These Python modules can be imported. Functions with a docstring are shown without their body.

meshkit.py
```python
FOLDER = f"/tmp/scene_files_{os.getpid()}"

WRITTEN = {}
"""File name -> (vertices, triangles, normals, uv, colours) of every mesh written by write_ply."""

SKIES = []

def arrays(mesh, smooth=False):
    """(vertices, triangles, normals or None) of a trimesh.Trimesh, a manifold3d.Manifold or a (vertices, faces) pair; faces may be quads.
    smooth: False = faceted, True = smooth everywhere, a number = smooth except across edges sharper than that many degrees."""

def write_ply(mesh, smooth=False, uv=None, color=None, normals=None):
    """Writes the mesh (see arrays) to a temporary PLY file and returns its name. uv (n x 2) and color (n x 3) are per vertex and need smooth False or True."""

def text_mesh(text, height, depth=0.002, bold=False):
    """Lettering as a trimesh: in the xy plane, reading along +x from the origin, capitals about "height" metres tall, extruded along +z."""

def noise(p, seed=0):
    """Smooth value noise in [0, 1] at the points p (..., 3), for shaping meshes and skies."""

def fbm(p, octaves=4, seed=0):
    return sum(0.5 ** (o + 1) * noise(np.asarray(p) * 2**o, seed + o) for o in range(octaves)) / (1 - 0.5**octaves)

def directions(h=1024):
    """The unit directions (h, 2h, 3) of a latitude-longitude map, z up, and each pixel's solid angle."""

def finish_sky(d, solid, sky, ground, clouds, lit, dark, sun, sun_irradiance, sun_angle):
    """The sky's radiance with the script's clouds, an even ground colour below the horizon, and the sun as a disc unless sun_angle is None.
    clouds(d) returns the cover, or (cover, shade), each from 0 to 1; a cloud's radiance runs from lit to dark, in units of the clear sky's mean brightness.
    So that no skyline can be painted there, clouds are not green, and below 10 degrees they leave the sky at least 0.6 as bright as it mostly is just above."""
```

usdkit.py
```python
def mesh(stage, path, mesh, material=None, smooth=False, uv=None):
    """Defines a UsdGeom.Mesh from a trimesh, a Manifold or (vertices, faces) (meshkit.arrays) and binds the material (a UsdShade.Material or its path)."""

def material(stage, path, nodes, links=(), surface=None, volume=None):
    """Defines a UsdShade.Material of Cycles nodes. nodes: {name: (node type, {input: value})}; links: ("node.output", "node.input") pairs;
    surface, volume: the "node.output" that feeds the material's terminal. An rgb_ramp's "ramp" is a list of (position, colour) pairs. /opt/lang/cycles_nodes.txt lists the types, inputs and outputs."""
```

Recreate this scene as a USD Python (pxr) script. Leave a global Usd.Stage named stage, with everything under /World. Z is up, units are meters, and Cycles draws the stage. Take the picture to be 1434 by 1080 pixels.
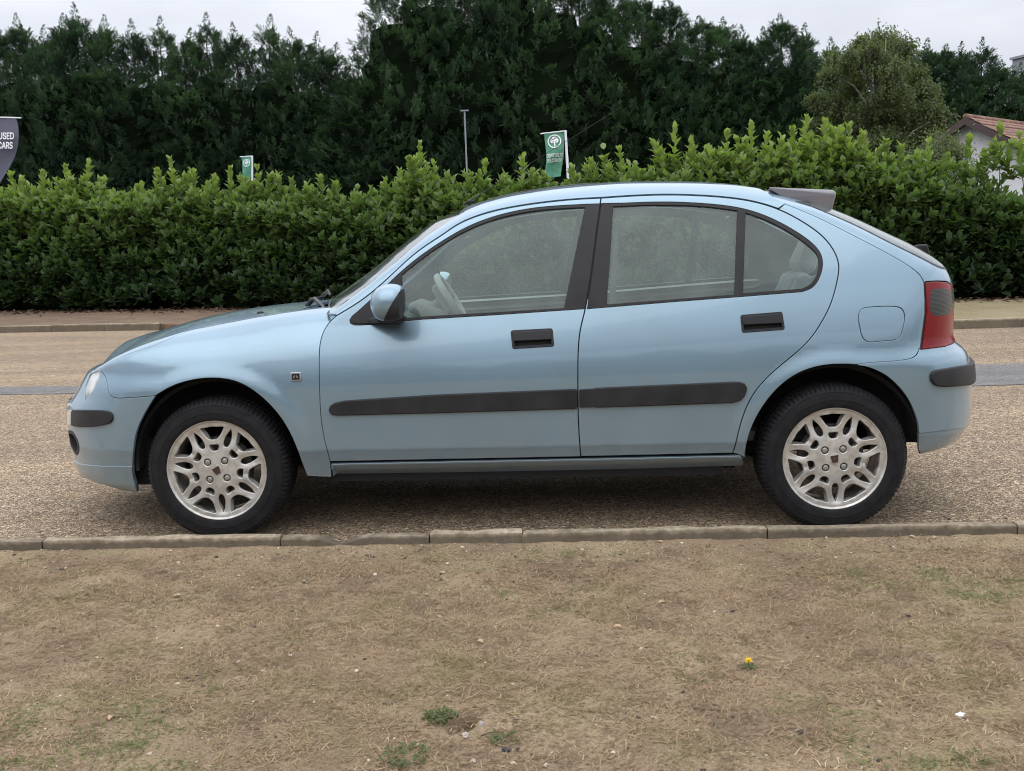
import math, random
import numpy as np
import trimesh, shapely, manifold3d, mapbox_earcut
import usdkit, meshkit
from shapely.geometry import Polygon, LineString, MultiPolygon, box as sbox, Point
from shapely import affinity
from scipy.interpolate import LinearNDInterpolator, PchipInterpolator, CubicSpline
from pxr import Usd, UsdGeom, UsdLux, UsdShade, Gf, Sdf, Vt

stage = Usd.Stage.CreateInMemory()
UsdGeom.SetStageUpAxis(stage, 'Z'); UsdGeom.SetStageMetersPerUnit(stage, 1.0)
UsdGeom.Xform.Define(stage, '/World'); UsdGeom.Scope.Define(stage, '/World/Looks')

# ------------------------------------------------------------------ camera
IW, IH, F = 1434.0, 1080.0, 1450.0
CAM_H, PITCH, ROLL, YAW = 1.1716, 0.1336, 0.0273, 0.0399
EXPOSURE = 0.0
_cy, _sy = math.cos(YAW), math.sin(YAW)
_r = np.array([_cy, _sy, 0.0]); _f0 = np.array([-_sy, _cy, 0.0])
FWD = _f0 * math.cos(PITCH) + np.array([0, 0, -math.sin(PITCH)])
_up = _f0 * math.sin(PITCH) + np.array([0, 0, math.cos(PITCH)])
RIGHT = _r * math.cos(ROLL) - _up * math.sin(ROLL)
UP = _r * math.sin(ROLL) + _up * math.cos(ROLL)
CAM = np.array([0, 0, CAM_H])
cam = UsdGeom.Camera.Define(stage, '/World/camera')
cam.AddTransformOp().Set(Gf.Matrix4d(*RIGHT, 0, *UP, 0, *(-FWD), 0, *CAM, 1))
cam.CreateHorizontalApertureAttr(36.0); cam.CreateVerticalApertureAttr(27.1)
cam.CreateFocalLengthAttr(36.0 * F / IW)
cam.CreateFStopAttr(0.0)
cam.CreateExposureAttr(EXPOSURE)

# ------------------------------------------------------------------ sky and sun (overcast)
SUN_EL, SUN_AZ = math.radians(58), math.radians(205)      # azimuth = atan2(x, y): from behind the camera, a little to the left
SKY_STRENGTH, SUN_I = 0.13, 0.22
dome = UsdLux.DomeLight.Define(stage, '/World/sky')
dome.GetPrim().SetCustomDataByKey('kind', 'structure')
sky_mat = usdkit.material(stage, '/World/Looks/sky', {
    'sky': ('sky_texture', {'sky_type': 'single_scattering', 'sun_disc': False, 'sun_elevation': SUN_EL, 'sun_rotation': SUN_AZ, 'aerosol_density': 2.0}),
    'co': ('texture_coordinate', {}),
    'map': ('mapping', {'scale': (1.0, 1.0, 3.0)}),
    'n': ('noise_texture', {'scale': 2.2, 'detail': 6.0, 'roughness': 0.55}),
    'cov': ('map_range', {'from_min': 0.25, 'from_max': 0.5, 'to_min': 0.86, 'to_max': 1.0, 'clamp': True}),
    'n2': ('noise_texture', {'scale': 3.1, 'detail': 5.0, 'roughness': 0.5}),
    'cl': ('rgb_ramp', {'ramp': [(0.32, (5.45, 5.75, 6.5)), (0.68, (7.5, 7.7, 8.25))]}),
    'sepd': ('separate_xyz', {}), 'up': ('math', {'math_type': 'multiply_add', 'value2': 1.75, 'value3': 0.68, 'use_clamp': False}), 'upc': ('math', {'math_type': 'maximum', 'value2': 0.0}), 'zen': ('vector_math', {'math_type': 'scale'}),
    'mixc': ('mix', {'mix_type': 'mix'}),
    'bg': ('background_shader', {'strength': SKY_STRENGTH}),
}, [('co.generated', 'map.vector'), ('map.vector', 'n.vector'), ('n.fac', 'cov.value'), ('map.vector', 'n2.vector'), ('n2.fac', 'cl.fac'),
    ('cov.result', 'mixc.fac'), ('sky.color', 'mixc.color1'), ('co.generated', 'sepd.vector'), ('sepd.z', 'upc.value1'), ('upc.value', 'up.value1'), ('cl.color', 'zen.vector1'), ('up.value', 'zen.scale'), ('zen.vector', 'mixc.color2'), ('mixc.color', 'bg.color')], surface='bg.background')
UsdShade.MaterialBindingAPI.Apply(dome.GetPrim()).Bind(sky_mat)
sun = UsdLux.DistantLight.Define(stage, '/World/sun')
sun.CreateIntensityAttr(SUN_I); sun.CreateAngleAttr(75.0); sun.CreateColorAttr(Gf.Vec3f(1.0, 0.96, 0.9))
sun.CreateNormalizeAttr(True)
_sd = np.array([math.sin(SUN_AZ) * math.cos(SUN_EL), math.cos(SUN_AZ) * math.cos(SUN_EL), math.sin(SUN_EL)])
_sx = np.cross([0, 0, 1.0], _sd); _sx /= np.linalg.norm(_sx); _syv = np.cross(_sd, _sx)
sun.AddTransformOp().Set(Gf.Matrix4d(*_sx, 0, *_syv, 0, *_sd, 0, 0, 0, 30, 1))

# ------------------------------------------------------------------ helpers
rng = np.random.default_rng(7)
_used = {}


def numbered(parent, name):
    k = (parent, name); n = _used.get(k, 0); _used[k] = n + 1
    return f'{parent}/{name}' if n == 0 else f'{parent}/{name}_{n:03d}'


def M(name, nodes, links=(), surface='p.BSDF', volume=None):
    return usdkit.material(stage, '/World/Looks/' + name, nodes, links, surface=surface, volume=volume)


def plain(name, color, rough=0.5, **kw):
    return M(name, {'p': ('principled_bsdf', {'base_color': color, 'roughness': rough, **kw})})


def tag(prim, label=None, cat=None, group=None, kind=None):
    p = prim.GetPrim() if hasattr(prim, 'GetPrim') else prim
    for k, v in (('label', label), ('category', cat), ('group', group), ('kind', kind)):
        if v:
            p.SetCustomDataByKey(k, v)
    return prim


def thing(name, loc=(0, 0, 0), rz=0.0, label=None, cat=None, group=None, kind=None, parent='/World', scale=None):
    x = UsdGeom.Xform.Define(stage, numbered(parent, name))
    x.AddTranslateOp().Set(Gf.Vec3d(*map(float, loc)))
    if rz: x.AddRotateZOp().Set(float(math.degrees(rz)))
    if scale is not None: x.AddScaleOp().Set(Gf.Vec3f(*map(float, scale)))
    tag(x, label, cat, group, kind)
    return x


def emit(parent, name, mesh, mat, smooth=False, N=None, label=None, kind=None, cat=None, group=None):
    """ONE Mesh prim under parent (a prim or a path)."""
    pp = parent if isinstance(parent, str) else str(parent.GetPath())
    path = numbered(pp, name)
    if N is not None:
        V, Fc = mesh
        m = usdkit.mesh(stage, path, (V, Fc), mat, False)
        m.CreateNormalsAttr(Vt.Vec3fArray.FromNumpy(np.asarray(N, np.float32))); m.SetNormalsInterpolation('vertex')
    else:
        m = usdkit.mesh(stage, path, mesh, mat, smooth)
    tag(m, label, cat, group, kind)
    return m


def project(P):
    d = np.asarray(P, float) - CAM
    Z = d @ FWD
    return np.stack([IW / 2 + F * (d @ RIGHT) / Z, IH / 2 - F * (d @ UP) / Z], -1)


def ray(px):
    px = np.asarray(px, float)
    d = (px[..., :1] - IW / 2) / F * RIGHT - (px[..., 1:2] - IH / 2) / F * UP + FWD
    return d


def on_y(px, y):
    """World point seen at pixel px on the plane of depth y."""
    d = ray(px); t = (np.asarray(y) - CAM[1]) / d[..., 1]
    return CAM + d * np.asarray(t)[..., None]


def on_z(px, z=0.0):
    d = ray(px); t = (np.asarray(z) - CAM[2]) / d[..., 2]
    return CAM + d * np.asarray(t)[..., None]


def cat(*ms):
    """Concatenate (V, F, N) triples."""
    V, Fc, N, o = [], [], [], 0
    for v, f, n in ms:
        V.append(v); Fc.append(np.asarray(f) + o); N.append(n); o += len(v)
    return np.vstack(V), np.vstack(Fc), np.vstack(N)


def mirror_y(m):
    v, f, n = m
    return v * [1, -1, 1], f[:, ::-1], n * [1, -1, 1]


def spheres_hull(pts, r=0.01, sub=2):
    out = None
    pts = [tuple(p) if len(p) == 4 else (*p, r) for p in pts]
    vs = []
    ico = trimesh.creation.icosphere(sub)
    for x, y, z, q in pts:
        vs.append(ico.vertices * q + [x, y, z])
    return trimesh.convex.convex_hull(np.vstack(vs))


def tube(pts, r, sides=8, closed=False):
    p = np.asarray(pts, float)
    rr = np.broadcast_to(r, (len(p),))
    t = np.gradient(p, axis=0) if not closed else np.roll(p, -1, 0) - np.roll(p, 1, 0)
    t /= np.linalg.norm(t, axis=1, keepdims=True) + 1e-12
    ref = np.array([0, 0, 1.0]) if np.abs(t[:, 2]).mean() < 0.8 else np.array([0, 1.0, 0])
    a = np.cross(t, ref); a /= np.linalg.norm(a, axis=1, keepdims=True) + 1e-12
    b = np.cross(t, a)
    ang = np.arange(sides) * 2 * np.pi / sides
    v = (p[:, None] + rr[:, None, None] * (np.cos(ang)[None, :, None] * a[:, None] + np.sin(ang)[None, :, None] * b[:, None])).reshape(-1, 3)
    n = len(p); fs = []
    for i in range(n if closed else n - 1):
        j = (i + 1) % n
        k = np.arange(sides); k2 = (k + 1) % sides
        q = np.stack([i * sides + k, i * sides + k2, j * sides + k2, j * sides + k], 1)
        fs.append(q[:, [0, 2, 1]]); fs.append(q[:, [0, 3, 2]])
    f = np.vstack(fs)
    if not closed:
        c0, c1 = len(v), len(v) + 1
        v = np.vstack([v, p[:1], p[-1:]])
        k = np.arange(sides); k2 = (k + 1) % sides
        f = np.vstack([f, np.stack([np.full(sides, c0), k, k2], 1), np.stack([np.full(sides, c1), (n - 1) * sides + k2, (n - 1) * sides + k], 1)])
    m = trimesh.Trimesh(v, f, process=False)
    m.fix_normals()
    return m


def rbox(c, s, r=0.01):
    """A box with rounded edges."""
    c, h = np.asarray(c, float), np.asarray(s, float) / 2 - r
    return spheres_hull([c + h * [i, j, k] for i in (-1, 1) for j in (-1, 1) for k in (-1, 1)], r, 1)


def bx(c, s):
    m = trimesh.creation.box(s); m.apply_translation(c); return m


def join(*ms):
    return trimesh.util.concatenate([trimesh.Trimesh(np.array(m.vertices), np.array(m.faces), process=False) for m in ms])


# ------------------------------------------------------------------ cutting panels out of curved surfaces
def polys(g):
    if g.is_empty: return []
    if g.geom_type == 'Polygon': return [g]
    return [p for p in getattr(g, 'geoms', []) if p.geom_type == 'Polygon' and p.area > 1e-12]


def earcut(p):
    rings = [np.asarray(p.exterior.coords)[:-1]] + [np.asarray(i.coords)[:-1] for i in p.interiors]
    v = np.vstack(rings); ends = np.cumsum([len(r) for r in rings]).astype(np.uint32)
    f = mapbox_earcut.triangulate_float64(v, ends).reshape(-1, 3)
    return v, f


def grid_cut(poly, du, dv=None):
    """Triangulates a polygon on a grid of cells. Returns uv (n, 2) and faces, counter-clockwise."""
    dv = dv or du
    x0, y0, x1, y1 = poly.bounds
    xs = np.arange(math.floor(x0 / du), math.ceil(x1 / du) + 1) * du
    ys = np.arange(math.floor(y0 / dv), math.ceil(y1 / dv) + 1) * dv
    gx, gy = np.meshgrid(xs[:-1], ys[:-1], indexing='ij')
    cells = shapely.box(gx.ravel(), gy.ravel(), gx.ravel() + du, gy.ravel() + dv)
    shapely.prepare(poly)
    inside = shapely.contains_properly(poly, cells)
    touch = shapely.intersects(poly, cells) & ~inside
    V, Fs, o = [], [], 0
    ci = np.nonzero(inside)[0]
    if len(ci):
        a, b = gx.ravel()[ci], gy.ravel()[ci]
        q = np.stack([np.stack([a, b], 1), np.stack([a + du, b], 1), np.stack([a + du, b + dv], 1), np.stack([a, b + dv], 1)], 1).reshape(-1, 2)
        k = np.arange(len(ci))[:, None] * 4
        V.append(q); Fs.append(np.vstack([k + [0, 1, 2], k + [0, 2, 3]])); o = len(q)
    for g in shapely.intersection(poly, cells[touch]):
        for p in polys(g):
            if p.area < 1e-11: continue
            v, f = earcut(p)
            if len(f) == 0: continue
            V.append(v); Fs.append(f + o); o += len(v)
    v, f = np.vstack(V), np.vstack(Fs)
    key = np.round(v / 2e-6).astype(np.int64)
    _, first, inv = np.unique(key, axis=0, return_index=True, return_inverse=True)
    v, f = v[first], inv.ravel()[f]
    ar = np.cross(v[f[:, 1]] - v[f[:, 0]], v[f[:, 2]] - v[f[:, 0]])
    f[ar < 0] = f[ar < 0][:, ::-1]
    return v, f[np.abs(ar) > 1e-13]


def boundary(f):
    e = np.vstack([f[:, [0, 1]], f[:, [1, 2]], f[:, [2, 0]]])
    s = {}
    for a, b in e:
        s[(a, b)] = s.get((a, b), 0) + 1
    return np.array([(a, b) for (a, b) in s if (b, a) not in s], int).reshape(-1, 2)


def rim_of(P, N, f, r, depth, back=False):
    """A rounded edge and a return flange along the open edges of a panel."""
    e = boundary(f)
    T = P[e[:, 1]] - P[e[:, 0]]
    T /= np.linalg.norm(T, axis=1, keepdims=True) + 1e-12
    out = np.zeros_like(P)
    oe = np.cross(T, (N[e[:, 0]] + N[e[:, 1]]) / 2)
    np.add.at(out, e[:, 0], oe); np.add.at(out, e[:, 1], oe)
    out -= N * (out * N).sum(1, keepdims=True)
    out /= np.linalg.norm(out, axis=1, keepdims=True) + 1e-12
    ids = np.unique(e); m = -np.ones(len(P), int); m[ids] = np.arange(len(ids))
    p, n, o = P[ids], N[ids], out[ids]
    rows = [(p, n), (p + o * r * 0.7 - n * r * 0.3, (n + o) / math.sqrt(2)), (p + o * r - n * r, o), (p + o * r - n * depth, o)]
    V = np.vstack([a for a, _ in rows]); NN = np.vstack([b for _, b in rows])
    k = len(ids); a, b = m[e[:, 0]], m[e[:, 1]]
    F_ = []
    for i in range(3):
        F_ += [np.stack([a + i * k, a + (i + 1) * k, b + (i + 1) * k], 1), np.stack([a + i * k, b + (i + 1) * k, b + i * k], 1)]
    return V, np.vstack(F_), NN


class Sheet:
    """A curved surface P(u, v) with outward normals; can find (u, v) from a place in the picture."""
    def __init__(self, fn, u, v, out):
        self.fn, self.out = fn, np.asarray(out, float)
        self.us, self.vs = u, v
        self.inv = None

    def at(self, uv):
        uv = np.asarray(uv, float); h = 8e-4
        p = self.fn(uv[:, 0], uv[:, 1])
        a = self.fn(uv[:, 0] + h, uv[:, 1]) - self.fn(uv[:, 0] - h, uv[:, 1])
        b = self.fn(uv[:, 0], uv[:, 1] + h) - self.fn(uv[:, 0], uv[:, 1] - h)
        n = np.cross(a, b); n /= np.linalg.norm(n, axis=1, keepdims=True) + 1e-15
        return p, n * self.out

    def find(self, px):
        if self.inv is None:
            uu, vv = np.meshgrid(self.us, self.vs, indexing='ij')
            uv = np.stack([uu.ravel(), vv.ravel()], 1)
            p, n = self.at(uv)
            w = p + CAR
            front = (n * (CAM - w)).sum(1) / np.linalg.norm(CAM - w, axis=1) > 0.03
            uv, w = uv[front], w[front]
            self.inv = LinearNDInterpolator(project(w), uv)
            from scipy.spatial import cKDTree
            self.tree, self.uv0 = cKDTree(project(w)), uv
        px = np.asarray(px, float)
        q = self.inv(px)
        bad = np.isnan(q[:, 0])
        if bad.any():
            q[bad] = self.uv0[self.tree.query(px[bad])[1]]
        return q

    def panel(self, poly_uv, du=0.016, dv=None, lift=0.0, rim=(0.0012, 0.012), flip=False):
        """poly_uv: a shapely polygon in (u, v). Returns (V, F, N)."""
        parts = []
        for pg in polys(poly_uv):
            v, f = grid_cut(pg, du, dv)
            p, n = self.at(v)
            p = p + n * lift
            # orient faces along n
            fn = np.cross(p[f[:, 1]] - p[f[:, 0]], p[f[:, 2]] - p[f[:, 0]])
            if (fn * n[f[:, 0]]).sum() < 0: f = f[:, ::-1]
            parts.append((p, f, n))
            if rim: parts.append(rim_of(p, n, f, *rim))
        return cat(*parts)

    def px_poly(self, ring, gap=0.0, step=3.0, holes=()):
        """A polygon given in picture pixels, shrunk by gap pixels, as a polygon in (u, v)."""
        g = ring if hasattr(ring, 'geom_type') else Polygon(ring)
        for h in holes: g = g.difference(Polygon(h) if not hasattr(h, 'geom_type') else h)
        g = g.buffer(-gap, join_style=1) if gap else g
        res = []
        for p in polys(g):
            p = shapely.segmentize(p, step)
            ex = self.find(np.asarray(p.exterior.coords)[:-1])
            q = Polygon(ex, [self.find(np.asarray(i.coords)[:-1]) for i in p.interiors])
            if not q.is_valid: q = q.buffer(0)
            res += polys(q)
        return res[0] if len(res) == 1 else MultiPolygon(res)


def spline(pts, n=40, closed=False):
    """A smooth curve through the points."""
    p = np.asarray(pts, float)
    if closed: p = np.vstack([p, p[:1]])
    t = np.r_[0, np.cumsum(np.sqrt(np.linalg.norm(np.diff(p, axis=0), axis=1)))]
    cs = CubicSpline(t, p, bc_type='periodic' if closed else 'natural')
    r = cs(np.linspace(0, t[-1], n))
    return r[:-1] if closed else r


def smoothstep(a, b, x):
    t = np.clip((x - a) / (b - a), 0, 1); return t * t * (3 - 2 * t)
CAR = np.array([-1.3856, 4.9418, 0.0])
# ------------------------------------------------------------------ the car's skin as curved sheets
# car frame: x to the rear from the front axle, y across (near side negative), z up
PB = np.array([(545, 452), (820, 434), (1040, 414), (1135, 408), (1294, 396)], float)
_pb = on_y(PB, -.80 + CAR[1]) - CAR
_bz = np.polyfit(_pb[:, 0], _pb[:, 2], 1)


def w_plan(x):
    return .846 - .010 * ((x - 1.25) / 1.25) ** 2


def zb(x):
    return np.polyval(_bz, np.clip(x, .3, 3.0))


def e_side(x, z):
    """Inset of the side from its widest line."""
    low = .010 * np.clip((.60 - z) / .24, 0, 1) ** 1.5
    tuck = np.where(z < .372, (.372 - z) * .42, 0) + np.where((z < .302) & (x > .472) & (x < 2.165), (.302 - z) * .75, 0)
    b = zb(x); k = .056 / (b - .60) ** 2
    up = np.where(z < b, k * np.clip(z - .60, 0, None) ** 2, .056 + .28 * (z - b) + .32 * np.clip(z - b, 0, None) ** 2)
    r1 = np.hypot(x, z - .30); r2 = np.hypot(x - 2.507, z - .30)
    flare = np.minimum(r1 / .372, r2 / .372)
    fl = .010 * (1 - smoothstep(1.0, 1.20, flare)) * (1 - smoothstep(.70, .80, z))
    return low + tuck + up - fl


# greenhouse crest, traced along the roof edge
_gc = np.array([(463, 438), (500, 411.7), (550, 371.7), (601.8, 328), (620, 315.8), (643.7, 300.5), (660, 291.5), (677, 285), (704.4, 277.3), (737.8, 271), (769.7, 266), (836.7, 259.5), (873, 257.3), (951, 256.6), (1020.8, 259), (1057, 263)])
_yc = -.66 * np.ones(len(_gc))
for _ in range(6):
    _q = on_y(_gc, _yc + CAR[1]) - CAR
    _yc = -(.836 - e_side(_q[:, 0], _q[:, 2]) - np.interp(_q[:, 0], [.5, 1.1], [.06, .12]))
_Zf = PchipInterpolator(_q[:, 0], _q[:, 2])


def Zroof(x):
    return _Zf(np.clip(x, _q[0, 0], _q[-1, 0])) + np.minimum(x - _q[0, 0], 0) * .66 - np.clip(x - _q[-1, 0], 0, None) * .09


def RvRh(x):
    t = smoothstep(.6, 1.15, x)
    return .05 + .035 * t, .05 + .075 * t


def E(x, z):
    Rv, Rh = RvRh(x); z1 = Zroof(x) - Rv
    d = np.clip((z - z1) / Rv, 0, .985)
    return e_side(x, z) + Rh * (1 - np.sqrt(1 - d * d))


def s1(u, v):
    return np.stack([u, -(w_plan(u) - E(u, v)), v], 1)


SIDE = Sheet(s1, np.arange(.35, 2.6, .012), np.arange(.2, 1.4, .01), 1)


def sg(u, v):
    Rv, Rh = RvRh(u); Z = Zroof(u); z1 = Z - Rv; La = .14
    z = np.minimum(v, z1)
    phi = np.clip((v - z1) / La, 0, 1) * np.pi / 2
    z = z + Rv * np.sin(phi)
    y = -(w_plan(u) - e_side(u, z) - Rh * (1 - np.cos(phi)))
    q = np.clip((v - z1 - La) / .62, 0, 1)
    crown = .028 + .085 * (1 - smoothstep(.7, 1.15, u))
    return np.stack([u, y * (1 - q), z + crown * (1 - (1 - q) ** 2)], 1)


ROOF = Sheet(sg, np.arange(.38, 2.5, .012), np.arange(.7, 1.4 + .78, .01), 1)
def sg_v1(u): return float(Zroof(np.array([u]))[0] - RvRh(np.array([u]))[0][0])

# --- nose
XCF, LF = -.16, 1.20
_th = np.linspace(0, np.pi / 2, 400)
def _pn(th, n):
    c, s = np.cos(th), np.sin(th); k = (np.abs(c) ** n + np.abs(s) ** n) ** (-1 / n); return c * k, s * k
_c, _s = _pn(_th, 2.5)
_al = np.r_[0, np.cumsum(np.hypot(np.diff(.83 * _c), np.diff(.6 * _s)))]
_al *= LF / _al[-1]
_zcr = PchipInterpolator([-.95, -.70, -.58, -.48, -.36, -.19, -.02, .13, .28, .40, .55], [.69, .70, .728, .768, .808, .848, .878, .902, .922, .934, .94])
_zce = PchipInterpolator([-.95, -.86, -.80, -.728, -.568, -.436, -.304, -.173, -.043, .124, .3, .5], [.69, .692, .712, .745, .800, .832, .866, .893, .911, .926, .935, .94])


def nose_ctr(u, xf, ins):
    """Plan contour: u from the nose's middle (0) round the corner (LF) and back along the side."""
    th = np.interp(LF - np.minimum(u, LF), _al, _th)
    c, s = _pn(th, 2.5)
    x = np.where(u > LF, XCF + u - LF, XCF - (XCF - (xf + ins)) * s)
    return x, c


def xside(u): return nose_ctr(u, -.80, 0)[0]


def sf_core(u, z, xf, phi, Rh):
    arc = Rh * (1 - np.cos(phi))
    x, c = nose_ctr(u, xf, arc)
    y = -(w_plan(x) - e_side(np.maximum(x, -.2), z) - arc) * c
    return x, y


_XFZ = [np.array([.1, .9]), np.array([-.8, -.8])]
def xf_of(z): return np.interp(z, _XFZ[0], _XFZ[1])


def fend(u):
    x = xside(u); t = smoothstep(-.6, .1, x)
    Rv, Rh = .03 + .15 * t, .045 + .115 * t
    return x, _zcr(np.clip(x, -.95, .55)), Rv, Rh


LAF = .21
def sf(u, v):
    u = np.abs(u)
    xs, Zc, Rv, Rh = fend(u); z1 = Zc - Rv
    phi = np.clip((v - z1) / LAF, 0, 1) * np.pi / 2
    z = np.minimum(v, z1) + Rv * np.sin(phi)
    x, y = sf_core(u, z, xf_of(z), phi, Rh)
    q = np.clip((v - z1 - LAF) / .70, 0, 1)
    zt = _zce(np.clip(x, -.95, .5))
    return np.stack([x, y * (1 - q), z + np.maximum(zt - z, 0) * (1 - (1 - q) ** 2)], 1)
def sf_v1(u): 
    a = fend(np.array([u])); return float((a[1] - a[2])[0])
def u_of_x(x): return LF + x - XCF


def solve_sil(zs, contour, sil, side, lo, hi):
    """For every height, how far the middle must reach for the contour just to touch the traced outline."""
    py, pxs = sil[:, 1], sil[:, 0]; o = np.argsort(py); py, pxs = py[o], pxs[o]
    out = []
    for z in zs:
        a, b = lo, hi
        for _ in range(24):
            m = (a + b) / 2
            q = project(contour(z, m) + CAR)
            over = (side * (q[:, 0] - np.interp(q[:, 1], py, pxs))).max() > 0
            if side < 0:
                if over: a = m
                else: b = m
            else:
                if over: b = m
                else: a = m
        out.append((a + b) / 2)
    return np.array(out)


SIL_F = np.array([(127.9, 512), (119.7, 523.8), (112.6, 539), (106.5, 550.3), (98.3, 560.4), (95.3, 567.6), (94.2, 580), (95.0, 600), (99.3, 626.6), (102.6, 641), (103.4, 649), (107.5, 657), (116.7, 669), (128.9, 677.6), (147.2, 683.7), (167.6, 686.7), (193, 688)])
_uu = np.linspace(.1, LF + .05, 120)
_zz = np.arange(.17, .70, .012)
_xf = solve_sil(_zz, lambda z, m: np.stack([*sf_core(_uu, np.full(120, z), m, 0 * _uu, 0.0), np.full(120, z)], 1), SIL_F, -1, -1.2, -.3)
_k = np.ones(5) / 5
_xf = np.convolve(np.pad(_xf, 2, mode='edge'), _k, 'valid')
_XFZ = [_zz, _xf]
NOSE = Sheet(sf, np.arange(0.0, LF + .75, .012), np.arange(.15, 1.9, .01), 1)

# --- tail
UR = .95
_c2, _s2 = _pn(_th, 2.6)
_al2 = np.r_[0, np.cumsum(np.hypot(np.diff(.80 * _c2), np.diff(.40 * _s2)))]


def a_tail(z): return .43 - .15 * smoothstep(.72, 1.08, z)


def tail_ctr(u, z, xr):
    """u < 0: along the side, forward of the corner; u from 0 to 1 round the corner to the tail's middle."""
    a = a_tail(z); xc = xr - a
    th = np.interp(np.clip(u, 0, None), _al2, _th)
    n = 2.6
    c, s = _pn(th, n)
    x = np.where(u < 0, xc + u, xc + a * s)
    y = -(w_plan(x) - E(np.minimum(x, 2.6), z)) * c
    return np.stack([x, y, z], 1)


SIL_R = np.array([(1062, 264.5), (1110, 276), (1164.5, 291.9), (1200.8, 307.4), (1237, 324.3), (1273.4, 341), (1299.3, 355.4), (1314.9, 365.8), (1324.8, 376.2), (1331.8, 390.4), (1334.4, 402), (1335.8, 421.5), (1335, 447.5), (1334, 468), (1338, 479), (1347.8, 484.5), (1355.5, 494.8), (1359.5, 509.6), (1361, 525), (1361.3, 545), (1360.7, 572.6), (1357.8, 594.8), (1351.5, 606), (1338.5, 622.6), (1320, 631), (1286.7, 638)])
_u3 = np.linspace(-.05, _al2[-1] * .92, 120)
_zz3 = np.r_[np.arange(.22, 1.376, .01)]
_xr = solve_sil(_zz3, lambda z, m: tail_ctr(_u3, np.full(120, z), m), SIL_R, 1, 2.0, 3.7)
_xr = np.convolve(np.pad(_xr, 1, mode='edge'), np.ones(3) / 3, 'valid')
def xr_of(z): return np.interp(z, _zz3, _xr) - np.clip(z - _zz3[-1], 0, None) * 3
def st(u, v): return tail_ctr(u, v, xr_of(v))


TAIL = Sheet(st, np.arange(-.85, _al2[-1] - .005, .010), np.arange(.2, 1.385, .008), 1)
UEND = _al2[-1]

# ------------------------------------------------------------------ lines traced on the car
L_fend_bump = [(139, 518.7), (147.2, 526.8), (150.3, 541), (153.3, 552.3), (161.5, 557), (177.8, 557), (202.2, 555.4), (217.4, 554)]
L_arch_f = [(217.4, 554), (237.8, 541.9), (263.7, 533), (289.6, 529.3), (315.6, 530.4), (337.8, 536.7), (360, 550.4), (378.5, 567), (395.2, 587.4), (408, 609.6), (417.4, 631.9), (424.8, 652.2), (430.4, 666.5)]
L_arch_fb = [(193.5, 688.5), (187.8, 672.6), (185.2, 654), (186.7, 624.4), (191.5, 602), (202.6, 578), (217.4, 554)]
L_fend_door = [(463.7, 668.5), (461.7, 646.7), (455, 619.6), (449.2, 584.2), (447.1, 542.5), (446.7, 500.8), (449.2, 475.8), (458.3, 455), (471.7, 441.7)]
L_door_top = [(471.7, 441.7), (506.7, 420), (541.7, 390.8), (583.3, 353.3), (620, 328.3), (643.7, 312.8), (685.5, 297.2), (727.4, 288.4), (769.2, 282.6), (811, 278.8), (841.6, 277.3)]
L_b_shut = [(841.6, 277.3), (836, 322.3), (827.8, 385), (819.4, 433.2), (812.5, 463.3), (809.6, 496.7), (809.2, 542.5), (810.4, 596.7), (813.3, 640)]
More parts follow.
